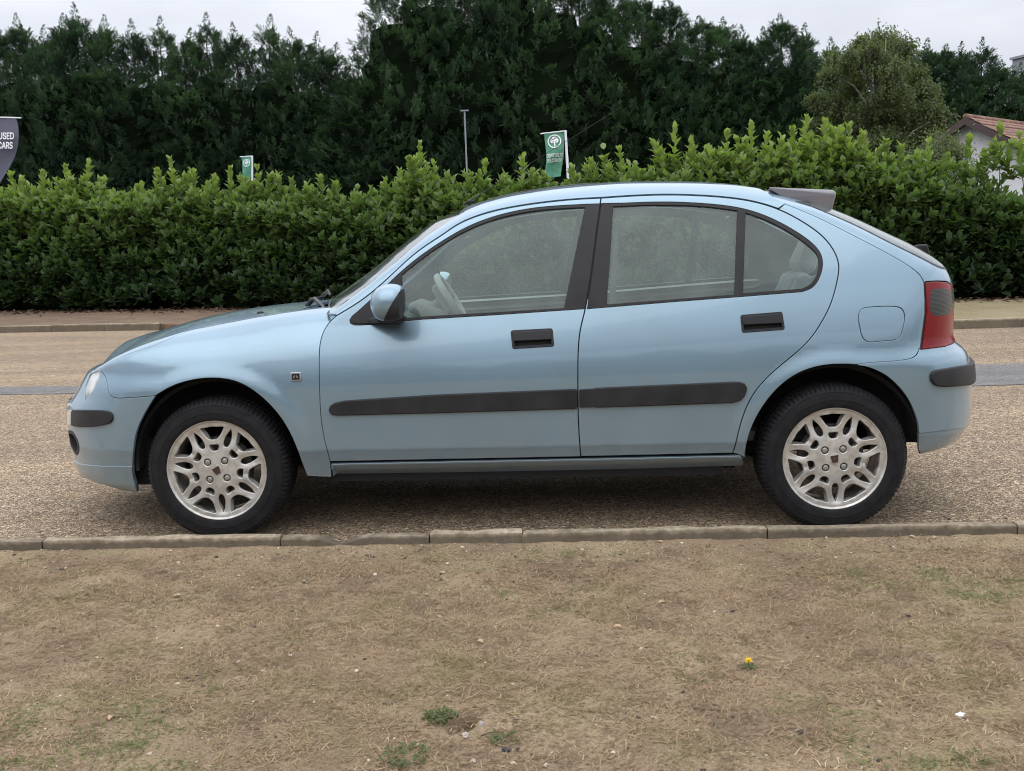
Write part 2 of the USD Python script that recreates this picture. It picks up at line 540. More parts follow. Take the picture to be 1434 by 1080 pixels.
L_rear_top = [(841.6, 277.3), (896.7, 273.8), (946.7, 272.9), (996.7, 275), (1046.7, 280.8), (1088.3, 292.5), (1121.7, 309.2), (1150.8, 330), (1167.5, 350.8), (1174.6, 371.7), (1171.7, 396.7), (1163.3, 425.8), (1150.8, 450.8), (1130, 480), (1096.7, 509.2), (1067.5, 536.3), (1046.7, 567.5), (1034.2, 605), (1029.2, 625.8), (1025.8, 635)]
sp = lambda l, n=60: [tuple(p) for p in spline(l, n)]
S_fd, S_dt, S_bs, S_rt = sp(L_fend_door), sp(L_door_top), sp(L_b_shut), sp(L_rear_top, 120)
S_af, S_afb, S_fb = sp(L_arch_f, 80), sp(L_arch_fb, 50), sp(L_fend_bump, 40)
FRONT_DOOR = S_fd[::-1][:0] + [p for p in S_fd if p[1] < 646.7] + S_dt[1:] + S_bs[1:] + [(461.7, 646.9)]
REAR_DOOR = S_rt + [(813.6, 639.8)] + S_bs[::-1][1:-1]
# windows
WIN_F = sp([(562.5, 384.5), (582, 368.5), (601.8, 353.7), (643.7, 327.5), (685.5, 309.3), (727.4, 298.4), (769.2, 292.8), (819.4, 289.9)], 40) + [(790, 431.5), (591.4, 443.4), (563.5, 445.4)]
FR_F = [(503.3, 455.4), (496, 455.2), (491, 453), (489.8, 448.5), (493, 443.5), (506.7, 431.7), (526.7, 413.3)] + sp([(545, 396.5), (560.5, 382), (580, 365.5), (600.8, 350.2), (642.7, 324), (684.5, 305.8), (726.9, 294.8), (768.9, 289.2), (820.5, 286.2)], 40) + [(839.5, 285.6), (834.5, 322.5), (826.4, 385), (818.6, 432.6), (700, 440.6), (591, 447.4), (526.7, 454)]
WIN_R = sp([(858.8, 288.8), (900, 287), (927.6, 286.8), (981.3, 288.4), (1033, 294.6)], 20) + [(1029, 412.6), (849.5, 426.5)]
WIN_Q = sp([(1044.2, 297.6), (1074, 308.3), (1110.7, 327.9), (1135, 346), (1145.5, 358), (1147.3, 371.8), (1143.6, 386.5), (1135, 398), (1122.9, 404.4)], 40) + [(1040.4, 410.6)]
FR_R = [(842.8, 285.2), (857, 285)] + sp([(870, 284.8), (927.6, 283), (983, 285), (1035, 291.3), (1076.5, 304.3), (1114.6, 324.4), (1139, 342.5), (1149.7, 357), (1152, 371.8), (1148.2, 387.5), (1138.5, 402), (1122.9, 408.8)], 60) + [(1040, 415.4), (940, 423), (822.5, 432.6), (829.6, 385), (837.5, 322.5)]

paint = M('car_paint', {
    'g': ('geometry', {}), 'n': ('noise_texture', {'scale': 900.0, 'detail': 1.0}),
    'n2': ('noise_texture', {'scale': 3.0, 'detail': 4.0}),
    'r': ('rgb_ramp', {'ramp': [(0.3, (.168, .252, .310)), (0.7, (.204, .297, .358))]}),
    'd': ('rgb_ramp', {'ramp': [(0.45, (1, 1, 1)), (0.8, (.93, .915, .88))]}),
    'm': ('mix', {'mix_type': 'multiply', 'fac': 1.0}),
    'sz': ('separate_xyz', {}), 'dz': ('map_range', {'from_min': .26, 'from_max': .62, 'to_min': .42, 'to_max': .0, 'clamp': True}), 'n4': ('noise_texture', {'scale': 7.0, 'detail': 6.0, 'roughness': .65}), 'dn': ('map_range', {'from_min': .3, 'from_max': .7, 'to_min': .2, 'to_max': 1.0, 'clamp': True}), 'dm': ('math', {'math_type': 'multiply'}), 'dust': ('color', {'value': (.20, .185, .16)}), 'mx': ('mix', {}), 'mt': ('map_range', {'from_min': 0, 'from_max': .5, 'to_min': .68, 'to_max': .30}),
    'rr': ('map_range', {'from_min': .3, 'from_max': .7, 'to_min': .02, 'to_max': .06}),
    'p': ('principled_bsdf', {'metallic': .68, 'roughness': .30, 'coat_weight': 1.0, 'coat_ior': 1.5}),
}, [('g.position', 'n.vector'), ('g.position', 'n2.vector'), ('n.fac', 'r.fac'), ('n2.fac', 'd.fac'), ('r.color', 'm.color1'), ('d.color', 'm.color2'), ('g.position', 'sz.vector'), ('sz.z', 'dz.value'), ('g.position', 'n4.vector'), ('n4.fac', 'dn.value'), ('dz.result', 'dm.value1'), ('dn.result', 'dm.value2'), ('dm.value', 'mx.fac'), ('m.color', 'mx.color1'), ('dust.color', 'mx.color2'), ('mx.color', 'p.base_color'), ('dm.value', 'mt.value'), ('mt.result', 'p.metallic'), ('n2.fac', 'rr.value'), ('rr.result', 'p.coat_roughness')])
inner = plain('car_inner_metal', (.03, .036, .04), .7)
black_trim = M('car_black_trim', {'g': ('geometry', {}), 'n': ('noise_texture', {'scale': 700.0, 'detail': 2.0}), 'n2': ('noise_texture', {'scale': 9.0, 'detail': 4.0}),
                                  'r': ('rgb_ramp', {'ramp': [(0.3, (.011, .0108, .0115)), (0.75, (.022, .0215, .0225))]}), 'b': ('bump', {'strength': .25, 'distance': .0006}),
                                  'p': ('principled_bsdf', {'roughness': .5, 'specular_ior_level': .28})}, [('g.position', 'n.vector'), ('g.position', 'n2.vector'), ('n2.fac', 'r.fac'), ('r.color', 'p.base_color'), ('n.fac', 'b.height'), ('b.normal', 'p.normal')])
black_gloss = plain('car_black_plastic', (.009, .009, .010), .30, specular_ior_level=.35)
rubber_seal = plain('car_rubber_seal', (.018, .018, .02), .5)
dark_under = plain('car_underside', (.012, .012, .012), .9)
grey_trim = plain('car_interior_grey', (.10, .105, .105), .85)
grey_light = plain('car_interior_pale', (.26, .27, .265), .8)
seat_cloth = M('car_seat_cloth', {'g': ('geometry', {}), 'n': ('noise_texture', {'scale': 260.0, 'detail': 2.0}), 'r': ('rgb_ramp', {'ramp': [(.3, (.13, .15, .15)), (.7, (.22, .24, .24))]}),
                                  'p': ('principled_bsdf', {'roughness': .95, 'sheen_weight': .3})}, [('g.position', 'n.vector'), ('n.fac', 'r.fac'), ('r.color', 'p.base_color')])


def pane_mat(name, tint, film, film_col=(.42, .46, .45), r0=.06, r1=.94):
    return M(name, {
        't': ('transparent_bsdf', {'color': tint}), 'd': ('diffuse_bsdf', {'color': film_col}),
        'g': ('geometry', {}), 'n': ('noise_texture', {'scale': 6.0, 'detail': 5.0}), 'f': ('map_range', {'from_min': .25, 'from_max': .75, 'to_min': film * .6, 'to_max': film * 1.4}),
        'md': ('mix_closure', {}), 'gl': ('glossy_bsdf', {'color': (1, 1, 1), 'roughness': .01}), 'lw': ('layer_weight', {'blend': .5}), 'pw': ('math', {'math_type': 'power', 'value2': 4.2}), 'fr': ('math', {'math_type': 'multiply_add', 'value2': r1, 'value3': r0}), 'ms': ('mix_closure', {})},
        [('g.position', 'n.vector'), ('n.fac', 'f.value'), ('f.result', 'md.fac'), ('t.BSDF', 'md.closure1'), ('d.BSDF', 'md.closure2'), ('lw.facing', 'pw.value1'), ('pw.value', 'fr.value1'), ('fr.value', 'ms.fac'), ('md.closure', 'ms.closure1'), ('gl.BSDF', 'ms.closure2')], surface='ms.closure')


glass = pane_mat('car_glass', (.84, .93, .885), .060, film_col=(.40, .51, .46), r0=.036)
screen_glass = pane_mat('car_screen_glass', (.78, .87, .83), .06, film_col=(.5, .55, .52), r0=.07)
red_lens = M('tail_lens_red', {'g': ('geometry', {}), 'w': ('wave_texture', {'scale': 60.0, 'wave_type': 'bands', 'bands_direction': 'z'}), 'b': ('bump', {'strength': .1, 'distance': .001}),
                               'p': ('principled_bsdf', {'base_color': (.115, .002, .003), 'roughness': .22, 'coat_weight': .15, 'specular_ior_level': .3})}, [('g.position', 'w.vector'), ('w.fac', 'b.height'), ('b.normal', 'p.normal')])
smoke_lens = M('tail_lens_smoke', {'g': ('geometry', {}), 'w': ('wave_texture', {'scale': 62.0, 'wave_type': 'bands', 'bands_direction': 'z'}),
                                   'r': ('rgb_ramp', {'ramp': [(.3, (.010, .011, .010)), (.6, (.042, .046, .040))]}), 'b': ('bump', {'strength': .25, 'distance': .001}),
                                   'p': ('principled_bsdf', {'roughness': .2, 'coat_weight': .2, 'specular_ior_level': .3})}, [('g.position', 'w.vector'), ('w.fac', 'r.fac'), ('r.color', 'p.base_color'), ('w.fac', 'b.height'), ('b.normal', 'p.normal')])
clear_lens = M('lamp_clear_lens', {'g': ('geometry', {}), 'w': ('voronoi_texture', {'scale': 60.0}), 'n': ('noise_texture', {'scale': 14.0, 'detail': 2.0}), 'r': ('rgb_ramp', {'ramp': [(.35, (.16, .17, .15)), (.5, (.40, .41, .37)), (.65, (.62, .63, .58))]}), 'b': ('bump', {'strength': .4, 'distance': .002}),
    'p': ('principled_bsdf', {'metallic': .6, 'roughness': .25, 'coat_weight': 1.0, 'coat_roughness': .02})}, [('g.position', 'w.vector'), ('g.position', 'n.vector'), ('n.fac', 'r.fac'), ('r.color', 'p.base_color'), ('w.distance', 'b.height'), ('b.normal', 'p.normal')])
chrome = plain('car_bright_metal', (.55, .55, .54), .25, metallic=1.0)

car = thing('parked_car', CAR, label='light blue five-door hatchback parked side-on along the near kerb', cat='car')
GAP = 1.25


def part(name, m, mat, parent=car, both=False, label=None, kind=None):
    """A car part; both: its twin on the far side too."""
    p = emit(parent, name, m[:2], mat, N=m[2], label=label, kind=kind)
    return p


def pair(name, m, mat, parents=None):
    a = part(name, m, mat, parents[0] if parents else car)
    b = part(name, mirror_y(m), mat, parents[1] if parents else car)
    return a, b


def quad_poly(ring): return Polygon(ring).buffer(0)


# doors
HD_F = [(715.4, 463.3), (773.4, 460.2), (775.8, 485), (718, 488.6)]
HD_R = [(1037, 441.7), (1095, 437), (1098.8, 461.5), (1039.5, 466.0)]


def door(ring, frame, hd):
    whole = SIDE.px_poly(ring, GAP, holes=[Polygon(frame).buffer(-.3), Polygon(hd).buffer(-2.5)])
    return pair('door', SIDE.panel(whole, .018, rim=(.0015, .016)), paint)


FWIN_T = [(539, 402), (560.9, 386), (561.6, 398), (563.5, 444.8), (526.7, 453.6), (503.3, 455), (496, 454.8), (491.4, 452.6), (490.2, 448.5), (493.4, 443.8), (506.9, 432), (526.9, 413.8)]
fd = door(FRONT_DOOR, FR_F, HD_F)
rd = door(REAR_DOOR, FR_R, HD_R)
pair('window_frame', SIDE.panel(SIDE.px_poly(FR_F, .25, holes=[WIN_F]), .02, lift=-.001, rim=(.0015, .014)), black_trim, fd)
pair('window_frame', SIDE.panel(SIDE.px_poly(FR_R, .25, holes=[WIN_R, WIN_Q]), .02, lift=-.001, rim=(.0015, .014)), black_trim, rd)
pair('window', SIDE.panel(SIDE.px_poly(WIN_F, -1.0), .04, lift=-.008, rim=None), glass, fd)
pair('window', SIDE.panel(SIDE.px_poly(WIN_R, -1.0), .04, lift=-.008, rim=None), glass, rd)
pair('quarter_window', SIDE.panel(SIDE.px_poly(WIN_Q, -1.0), .04, lift=-.008, rim=None), glass, rd)


def rrect(l, r=2.0):
    return Polygon(l).buffer(-r).buffer(r)


def handle(l, parents):
    P_ = rrect(l, 3.0)
    inn = P_.buffer(-2.6)
    (x0, y0, x1, y1) = inn.bounds
    cut = Polygon([(x0 - 5, y0 - 5), (x1 + 5, y0 - 8), (x1 + 5, (y0 + y1) / 2 + .3), (x0 - 5, (y0 + y1) / 2 + 3.5)])
    m = cat(SIDE.panel(SIDE.px_poly(P_, 0, holes=[inn]), .01, lift=.0025, rim=(.0015, .006)),
            SIDE.panel(SIDE.px_poly(inn.intersection(cut), .35), .01, lift=.0045, rim=(.003, .016)))
    hs = pair('handle', m, black_gloss, parents)
    pair('recess', SIDE.panel(SIDE.px_poly(inn.difference(cut), -.6), .01, lift=-.016, rim=None), dark_under, hs)


handle(HD_F, fd)
handle(HD_R, rd)
MF = [(462.3, 573.8), (463.8, 569.5), (468.5, 565.9), (483.3, 562.6), (608.3, 554.4), (806.6, 546.3), (807, 570.9), (608.3, 577), (475, 580.3), (466.2, 579.6), (463.4, 577.2)]
MR1 = [(811.8, 546.2), (832, 545), (832.6, 569), (812.2, 569.8)]
MR2 = [(833.2, 545), (905, 541.6), (1027, 536.4), (1036, 536.6), (1041.5, 538.8), (1044, 543), (1043.6, 547.5), (1041, 554), (1036.3, 559.2), (1025.8, 562.4), (905, 566.8), (833.8, 569)]
pair('moulding', SIDE.panel(SIDE.px_poly(MF, .3), .02, lift=.010, rim=(.006, .012)), black_trim, fd)
pair('moulding', cat(SIDE.panel(SIDE.px_poly(MR1, .2), .02, lift=.009, rim=(.003, .012)), SIDE.panel(SIDE.px_poly(MR2, .2), .02, lift=.010, rim=(.006, .012))), black_trim, rd)

# sill
SILL = [(464.5, 650), (813, 643), (1032, 638.2), (1041, 637), (1043.5, 645), (1041, 655.5), (755, 663), (466.7, 668.5)]
pair('sill', cat(SIDE.panel(SIDE.px_poly([(464.5, 650), (813, 643.3), (1036, 638.4), (1040, 645), (813, 650.2), (464.8, 657.2)], .2), .02, lift=.003, rim=(.002, .01)),
                 SIDE.panel(SIDE.px_poly([(464.6, 657), (813, 650), (1040, 644.8), (1041, 655.5), (755, 664), (466.7, 669)], .0), .02, lift=-.012, rim=(.002, .012))), paint)

# front wing, bumper, bonnet
def nuv(l): return [tuple(p) for p in NOSE.find(np.array(l, float))]
def vmx(x): return sf_v1(u_of_x(x)) + LAF


def vm_u(u): return sf_v1(u) + LAF


shut = nuv([(139.6, 517.6)]) + [tuple(p) for p in spline([(.81, .745), (.835, .768), (.88, .795), (.94, .818), (1.0, .834), (1.09, .848)], 20)]
us_ = shut[-1][0]
XB = .31
top = [(u_of_x(x), vmx(x) - .02 + .05 * smoothstep(-.3, .1, x)) for x in np.linspace(-.05, XB, 10)]
cen = [(u, vm_u(u) + .70) for u in np.linspace(u_of_x(XB), 0, 40)]
tipv = [(u, vm_u(u) - LAF * .95) for u in np.linspace(0, shut[0][0] - .03, 20)]
bonnet_uv = Polygon(shut + top + cen + tipv).buffer(0)
low = nuv(S_fb[::-1])            # from the arch forward to the lamp corner
fender_big = Polygon(nuv(S_af) + nuv(S_fd) + [(u_of_x(.56), vmx(.5) - .06), (u_of_x(.50), vmx(.5) + .10), (u_of_x(XB + .03), vmx(XB) + .13), (u_of_x(XB - .1), vmx(.2) + .09), (u_of_x(-.1), vmx(-.1)), (us_, vm_u(us_)), (shut[0][0], shut[0][1] + .05)] + low[::-1]).buffer(0)
g_ = .0031
fender_uv = fender_big.difference(bonnet_uv.buffer(g_)).buffer(-g_ * .5)
fender_uv = max(polys(fender_uv), key=lambda p: p.area)
bon = NOSE.panel(bonnet_uv.buffer(-g_ * .5), .02, rim=(.0015, .014))
part('bonnet', cat(bon, mirror_y(bon)), paint)
fenders = pair('fender', NOSE.panel(fender_uv, .018, rim=(.0015, .016)), paint)
HL = sp([(138, 521.5), (133, 519.8), (128.5, 522), (122.6, 532), (118.6, 545), (118.2, 555), (119.5, 559.6), (122.5, 556.5), (129, 548), (135.3, 536.5), (138.8, 526)], 50)
hl_uv = Polygon(nuv(HL)).buffer(0)
zbot = nuv([(193.5, 688)])[0]
arcb = nuv(S_afb)
bump_uv = Polygon([(0, zbot[1])] + arcb + low[1:] + [(low[-1][0] - .01, low[-1][1] + .012)] + [(u, vm_u(u) - LAF * .96) for u in np.linspace(shut[0][0] - .03, 0, 20)]).buffer(0)
bump_uv = max(polys(bump_uv.difference(fender_big.buffer(g_)).difference(bonnet_uv.buffer(g_))), key=lambda p: p.area)
fog_uv = Polygon(nuv(sp([(95.5, 603), (100, 603.6), (104.4, 608.3), (109, 618), (110.7, 626), (110, 634), (107.5, 637), (104.5, 634), (100.5, 626)], 40))).buffer(0)
grille_uv = sbox(-.01, .62, .52, .672)
intake_uv = sbox(-.01, .25, .50, .36)
lip = nuv(sp([(103.4, 644), (110.5, 649), (125, 651.5), (141, 652.7), (160, 653), (186, 653)], 30))
lip_uv = Polygon(lip + [(0.0, lip[-1][1] - .004)][:0] + [(p[0], p[1] - .0035) for p in lip[::-1]]).buffer(.0004)
bmain = bump_uv.difference(hl_uv.buffer(.002)).difference(fog_uv).difference(grille_uv).difference(intake_uv).buffer(-.0006)
upper_, lower_ = [], []
lineu = np.array(lip); lineu = lineu[np.argsort(lineu[:, 0])]
cutp = Polygon([(-.1, lineu[0][1])] + [tuple(p) for p in lineu] + [(lineu[-1][0] + .3, lineu[-1][1]), (lineu[-1][0] + .3, 0), (-.1, 0)])
fb = cat(NOSE.panel(bmain.difference(cutp.buffer(.001)), .016, rim=(.0015, .014)), NOSE.panel(bmain.intersection(cutp).buffer(-.001), .016, lift=.004, rim=(.003, .018)))
fbump = part('bumper', cat(fb, mirror_y(fb)), paint)
hl = NOSE.panel(hl_uv.buffer(-.001), .012, lift=-.004, rim=(.003, .012))
pair('headlight', hl, clear_lens)
fog = NOSE.panel(fog_uv.buffer(.003), .01, lift=-.03, rim=None)
gr = NOSE.panel(grille_uv.buffer(.004), .02, lift=-.02, rim=None); it = NOSE.panel(intake_uv.buffer(.004), .02, lift=-.03, rim=None)
part('grille', cat(gr, mirror_y(gr), it, mirror_y(it)), dark_under)
ringf = NOSE.panel(fog_uv.difference(fog_uv.buffer(-.012)), .008, lift=.002, rim=(.002, .03))
pair('fog_light_surround', cat(ringf, fog), black_trim, (fbump, fbump))
ST = sp([(94, 575.4), (110.5, 575.7), (149.2, 576.7), (156, 579.6), (157.6, 585), (155.5, 590), (150, 592.6), (137, 595.2), (110.5, 596.1), (94.2, 592)], 60)
st_uv = Polygon(nuv(ST)).buffer(0)
ind_x = nuv([(102.5, 583)])[0][0]
st_all = st_uv.union(Polygon([(0, st_uv.bounds[1] + .004), (st_uv.bounds[0] + .03, st_uv.bounds[1] + .001), (st_uv.bounds[0] + .03, st_uv.bounds[3] - .001), (0, st_uv.bounds[3] - .004)]))
lens_b = sbox(st_uv.bounds[0] - .12, 0, ind_x, 1)
for pc_ in polys(st_all.difference(lens_b)):
    strip = NOSE.panel(pc_, .012, lift=.010, rim=(.005, .012))
    if pc_.bounds[0] < .01: part('moulding', cat(strip, mirror_y(strip)), black_trim, fbump)
    else: pair('moulding', strip, black_trim, (fbump, fbump))
pair('indicator', NOSE.panel(st_all.intersection(lens_b).buffer(-.001), .012, lift=.010, rim=(.004, .012)), clear_lens, (fbump, fbump))

# roof with the front pillars
def guv(l): return [tuple(p) for p in ROOF.find(np.array(l, float))]
VC = lambda u: sg_v1(u) + .14 + .62
hatch_line = [(1054.6, 263.6), (1069.2, 271.7), (1098.5, 284.6), (1143.7, 303.5), (1195.6, 329.5), (1247.5, 356.7), (1278.6, 376.2), (1290.3, 387.8), (1294.2, 396)]
S_hl = sp(hatch_line, 60)
XE = guv([(1056, 264.5)])[0][0]
rt_top = [p for p in S_rt if p[0] < 1090 and p[1] < 295]
dl = guv(S_dt + rt_top[1:] + [(1090, 293.1)])
dl = [(u, v + .0055) for u, v in dl]
hl_pts = guv([(1099, 285), (1084, 278)])
ws_edge_u = np.linspace(.475, 1.03, 40)
WSV = lambda u: sg_v1(u) + .14 * .80
roof_ring = dl + hl_pts + [(XE, sg_v1(XE) + .14)] + [(XE + .02, VC(XE))] + [(u, VC(u)) for u in np.linspace(XE, 1.04, 30)] + [(1.035, VC(1.035) - .3), (1.02, WSV(1.02) + .04)] + [(u, WSV(u)) for u in ws_edge_u[::-1]]
roof_uv = Polygon(roof_ring).buffer(0)
roof_uv = max(polys(roof_uv), key=lambda p: p.area)
rf = ROOF.panel(roof_uv.buffer(-.0005), .018, rim=(.0012, .014))
roof = part('roof', cat(rf, mirror_y(rf)), paint)
ws_uv = Polygon([(u, WSV(u) + .004) for u in ws_edge_u] + [(1.012, WSV(1.02) + .05), (1.025, VC(1.03) - .3), (1.03, VC(1.03))] + [(u, VC(u)) for u in np.linspace(1.03, .36, 30)] + [(.40, VC(.4) - .3), (.465, WSV(.465) + .02)]).buffer(0)
ws = ROOF.panel(ws_uv, .03, lift=-.003, rim=None)
wscreen = part('windscreen', cat(ws, mirror_y(ws)), screen_glass)
wr = ROOF.panel(ws_uv.difference(ws_uv.buffer(-.010)), .03, lift=-.001, rim=None)
part('seal', cat(wr, mirror_y(wr)), rubber_seal, wscreen)
hd = ROOF.panel(Polygon([(1.03, WSV(1.03) + .02), (2.3, WSV(2.3) + .02), (2.3, VC(2.3)), (1.03, VC(1.03))]), .06, lift=-.035, rim=None)
part('headliner', cat(hd, mirror_y(hd)), grey_light)
sun_roof = ROOF.panel(Polygon([(1.14, VC(1.14) - .40), (1.58, VC(1.58) - .40), (1.60, VC(1.6)), (1.12, VC(1.12))]), .03, lift=.003, rim=(.003, .008))
part('sunroof', cat(sun_roof, mirror_y(sun_roof)), black_gloss)

# rear wing, tail
def tuv(l): return [tuple(p) for p in TAIL.find(np.array(l, float))]
L_arch_r = [(1041.5, 655), (1043, 639), (1047.8, 613.3), (1060.7, 581.9), (1083, 550.4), (1108.9, 528), (1138.5, 515), (1168, 510.4), (1194, 510.4), (1200, 510.8)]
L_arch_rb = [(1200, 510.8), (1216.3, 514), (1238.5, 523.7), (1257, 539), (1271.9, 557.8), (1282.2, 580), (1287.4, 602.2), (1286, 637)]
L_rb = [(1200, 510.8), (1227.4, 507.8), (1275.6, 502.2), (1284.8, 494.8), (1287.6, 488.4)]
TL = [(1294.4, 396), (1310, 395), (1325, 396), (1331.5, 400.5), (1334, 408), (1335.3, 421.5), (1335.2, 447), (1333.6, 468), (1338.0, 478.4), (1322.7, 485), (1289.2, 489.2), (1293, 460), (1295.5, 440), (1295.6, 421.5)]
q_ring = [(1099, 285.2)] + [p for p in S_hl if p[0] > 1099] + [(1295.4, 421.5), (1295.3, 440), (1292.6, 460), (1289, 488)] + sp(L_rb, 30)[::-1] + sp(L_arch_r, 70)[::-1] + [(1040.5, 640), (1032, 636)] + [p for p in S_rt[::-1] if p[0] > 1090 or p[1] > 300] + [(1090, 293.1)]
FLAP = sp([(1202, 447), (1203.2, 438.5), (1207, 433), (1217, 430.4), (1235, 429.3), (1253, 429.4), (1262, 432.2), (1266.2, 439), (1266.6, 449), (1263, 465.6), (1259.5, 472.8), (1252, 476.2), (1235, 477.8), (1219, 479), (1210.5, 475.5), (1206, 467)], 80)
flap_uv = TAIL.px_poly(FLAP)
q_uv = TAIL.px_poly(q_ring, GAP * .9)
q_uv = max(polys(q_uv.buffer(0)), key=lambda p: p.area).difference(flap_uv.buffer(.0026))
qp = pair('rear_wing', TAIL.panel(q_uv, .018, rim=(.0015, .016)), paint)
part('fuel_flap', TAIL.panel(flap_uv.buffer(-.0022), .014, lift=-.0005, rim=(.0015, .012)), paint, qp[0])
tl_uv = Polygon(tuv(Polygon(TL).segmentize(3).exterior.coords if hasattr(Polygon(TL), 'segmentize') else TL)).buffer(0)
# lamp surround, red lens, smoked lens
sm_px = Polygon(sp([(1303, 411), (1306, 406), (1315, 404.8), (1326, 405.5), (1331, 410), (1332.6, 425), (1331, 438), (1322, 441.5), (1308, 441.5), (1303, 437), (1302, 425)], 50))
sm_uv = Polygon(tuv(sm_px.exterior.coords)).buffer(0)
lx0, lz0, lx1, lz1 = tl_uv.bounds
wrap = Polygon([(lx1 - .03, lz0 + .03), (lx1 + .05, lz0 + .035), (lx1 + .05, lz1 - .02), (lx1 - .03, lz1 - .015)])
tl_uv = tl_uv.union(wrap).buffer(.004).buffer(-.004)
sm_uv = sm_uv.union(sbox(sm_uv.bounds[2] - .02, sm_uv.bounds[1] + .02, lx1 + .04, sm_uv.bounds[3] - .01)).intersection(tl_uv.buffer(-.005))
tl_uv = max(polys(tl_uv), key=lambda p: p.area)
tls = pair('tail_light', TAIL.panel(tl_uv.difference(sm_uv.buffer(.0008)).intersection(affinity.translate(tl_uv.buffer(-.0022), .009, 0)), .014, lift=.002, rim=(.004, .012)), red_lens)
pair('lens', TAIL.panel(sm_uv, .012, lift=.0025, rim=(.003, .012)), smoke_lens, tls)
pair('seal', TAIL.panel(tl_uv.buffer(.004), .014, lift=-.005, rim=None), rubber_seal, tls)
# bumper
bz = tuv([(1287, 637)])[0]
rb_ring = [(1200, 510.8)] + sp(L_arch_rb, 50)
rb_low = tuv(rb_ring); rb_up = tuv(sp(L_rb, 30) + [(1305, 487.6), (1322.7, 485.6), (1337.5, 479)])
rb_uv = Polygon(rb_low + [(UEND - .003, bz[1]), (UEND - .003, rb_up[-1][1] - .006)] + rb_up[::-1]).buffer(0)
rb_uv = max(polys(rb_uv.difference(tl_uv.buffer(.003)).difference(q_uv.buffer(.003))), key=lambda p: p.area).buffer(-.0006)
vl = np.array(tuv(sp([(1286.9, 606.9), (1320, 602.8), (1355, 598.4)], 20)))
vcut = Polygon([(vl[0][0] - .3, vl[0][1])] + [tuple(p) for p in vl] + [(UEND + .1, vl[-1][1]), (UEND + .1, 0), (vl[0][0] - .3, 0)])
rb = cat(TAIL.panel(rb_uv.difference(vcut.buffer(.0012)), .016, rim=(.0015, .014)), TAIL.panel(rb_uv.intersection(vcut).buffer(-.0012), .016, lift=-.004, rim=(.002, .014)))
rbump = part('bumper', cat(rb, mirror_y(rb)), paint)
RM = tuv(sp([(1305, 525.6), (1307.5, 522.4), (1316.3, 520.2), (1335, 517), (1356, 513.2)], 30)); RM2 = tuv(sp([(1356, 536.4), (1335, 538), (1316.3, 538.4), (1308, 535.4), (1304.8, 530)], 30))
rm_uv = Polygon(RM + [(UEND - .003, RM[-1][1] + .004), (UEND - .003, RM2[0][1] + .004)] + RM2).buffer(0).buffer(.001)
rm = TAIL.panel(rm_uv, .014, lift=.016, rim=(.008, .018))
part('moulding', cat(rm, mirror_y(rm)), black_trim, rbump)
# tailgate: blue frame and glass
gl_low = tuv(sp([(1155, 297.5), (1195.6, 315.2), (1237, 336), (1273.4, 354), (1299.3, 367.2), (1314, 374.8), (1323.2, 377.6)], 40))
ztop = 1.372
hx = tuv(S_hl)
hatch_uv = Polygon(hx + [(p[0], p[1]) for p in tuv([(1296, 393.6), (1312, 392.6), (1326, 393.4), (1333, 399.5)])] + [(lx1 + .06, lz1 - .02), (lx1 + .06, rb_up[-1][1] + .004), (UEND - .003, rb_up[-1][1] - .002), (UEND - .003, ztop), (hx[0][0], ztop)]).buffer(0)
hatch_uv = max(polys(hatch_uv.difference(tl_uv.buffer(.003)).difference(q_uv.buffer(.0068)).difference(rb_uv.buffer(.003))), key=lambda p: p.area).buffer(-.0006)
gz = gl_low[-1][1]
glass_uv = Polygon(gl_low + [(UEND - .003, gz - .03), (UEND - .003, 1.325), (gl_low[0][0] + .02, 1.322)]).buffer(0)
hb = TAIL.panel(hatch_uv.difference(glass_uv), .018, rim=(.0015, .014))
tgate = part('tailgate', cat(hb, mirror_y(hb)), paint)
rg = TAIL.panel(glass_uv.buffer(-.009), .03, lift=.002, rim=None)
part('rear_window', cat(rg, mirror_y(rg)), screen_glass, tgate)
rs = TAIL.panel(glass_uv.difference(glass_uv.buffer(-.010)), .03, lift=.0012, rim=None)
part('seal', cat(rs, mirror_y(rs)), rubber_seal, tgate)
# tailgate handle in the middle
tgz = .93
tx = float(xr_of(np.array([tgz]))[0])
part('handle', (lambda m: (np.array(m.vertices), np.array(m.faces), np.array(m.vertex_normals)))(spheres_hull([(tx + .025, -.22, tgz, .022), (tx + .025, .22, tgz, .022), (tx - .01, -.26, tgz + .01, .02), (tx - .01, .26, tgz + .01, .02)])), paint, tgate)

# inner shell behind the gaps
sh_f = Polygon(sp(L_fend_door, 20)[::-1] + []) if False else None
shell = SIDE.px_poly(Polygon(FRONT_DOOR).union(Polygon(REAR_DOOR)).union(Polygon(SILL)).buffer(4).buffer(-2), 0, holes=[Polygon(FR_F).buffer(-3), Polygon(FR_R).buffer(-3)])
shp = [SIDE.panel(shell, .04, lift=-.017, rim=None)]
shp.append(NOSE.panel(fender_big.union(bump_uv).union(hl_uv).buffer(.004).buffer(-.004).intersection(sbox(-.05, .15, u_of_x(.55), 2)).difference(Polygon(nuv(S_af) + nuv([(300, 720)])[:0] + nuv(S_afb)).buffer(.0)) if False else fender_big.buffer(.004).intersection(fender_big.union(bump_uv).union(sbox(1.5, .3, 3, 2)).buffer(.003).buffer(-.006)), .04, lift=-.017, rim=None))
shp.append(NOSE.panel(bump_uv.union(fender_big).union(hl_uv).buffer(.003).buffer(-.006).intersection(bump_uv.union(hl_uv).buffer(.02)), .04, lift=-.022, rim=None))
shp.append(TAIL.panel(q_uv.union(flap_uv).union(rb_uv).union(tl_uv).buffer(.004).buffer(-.006).intersection(q_uv.union(flap_uv).buffer(.012)), .04, lift=-.017, rim=None))
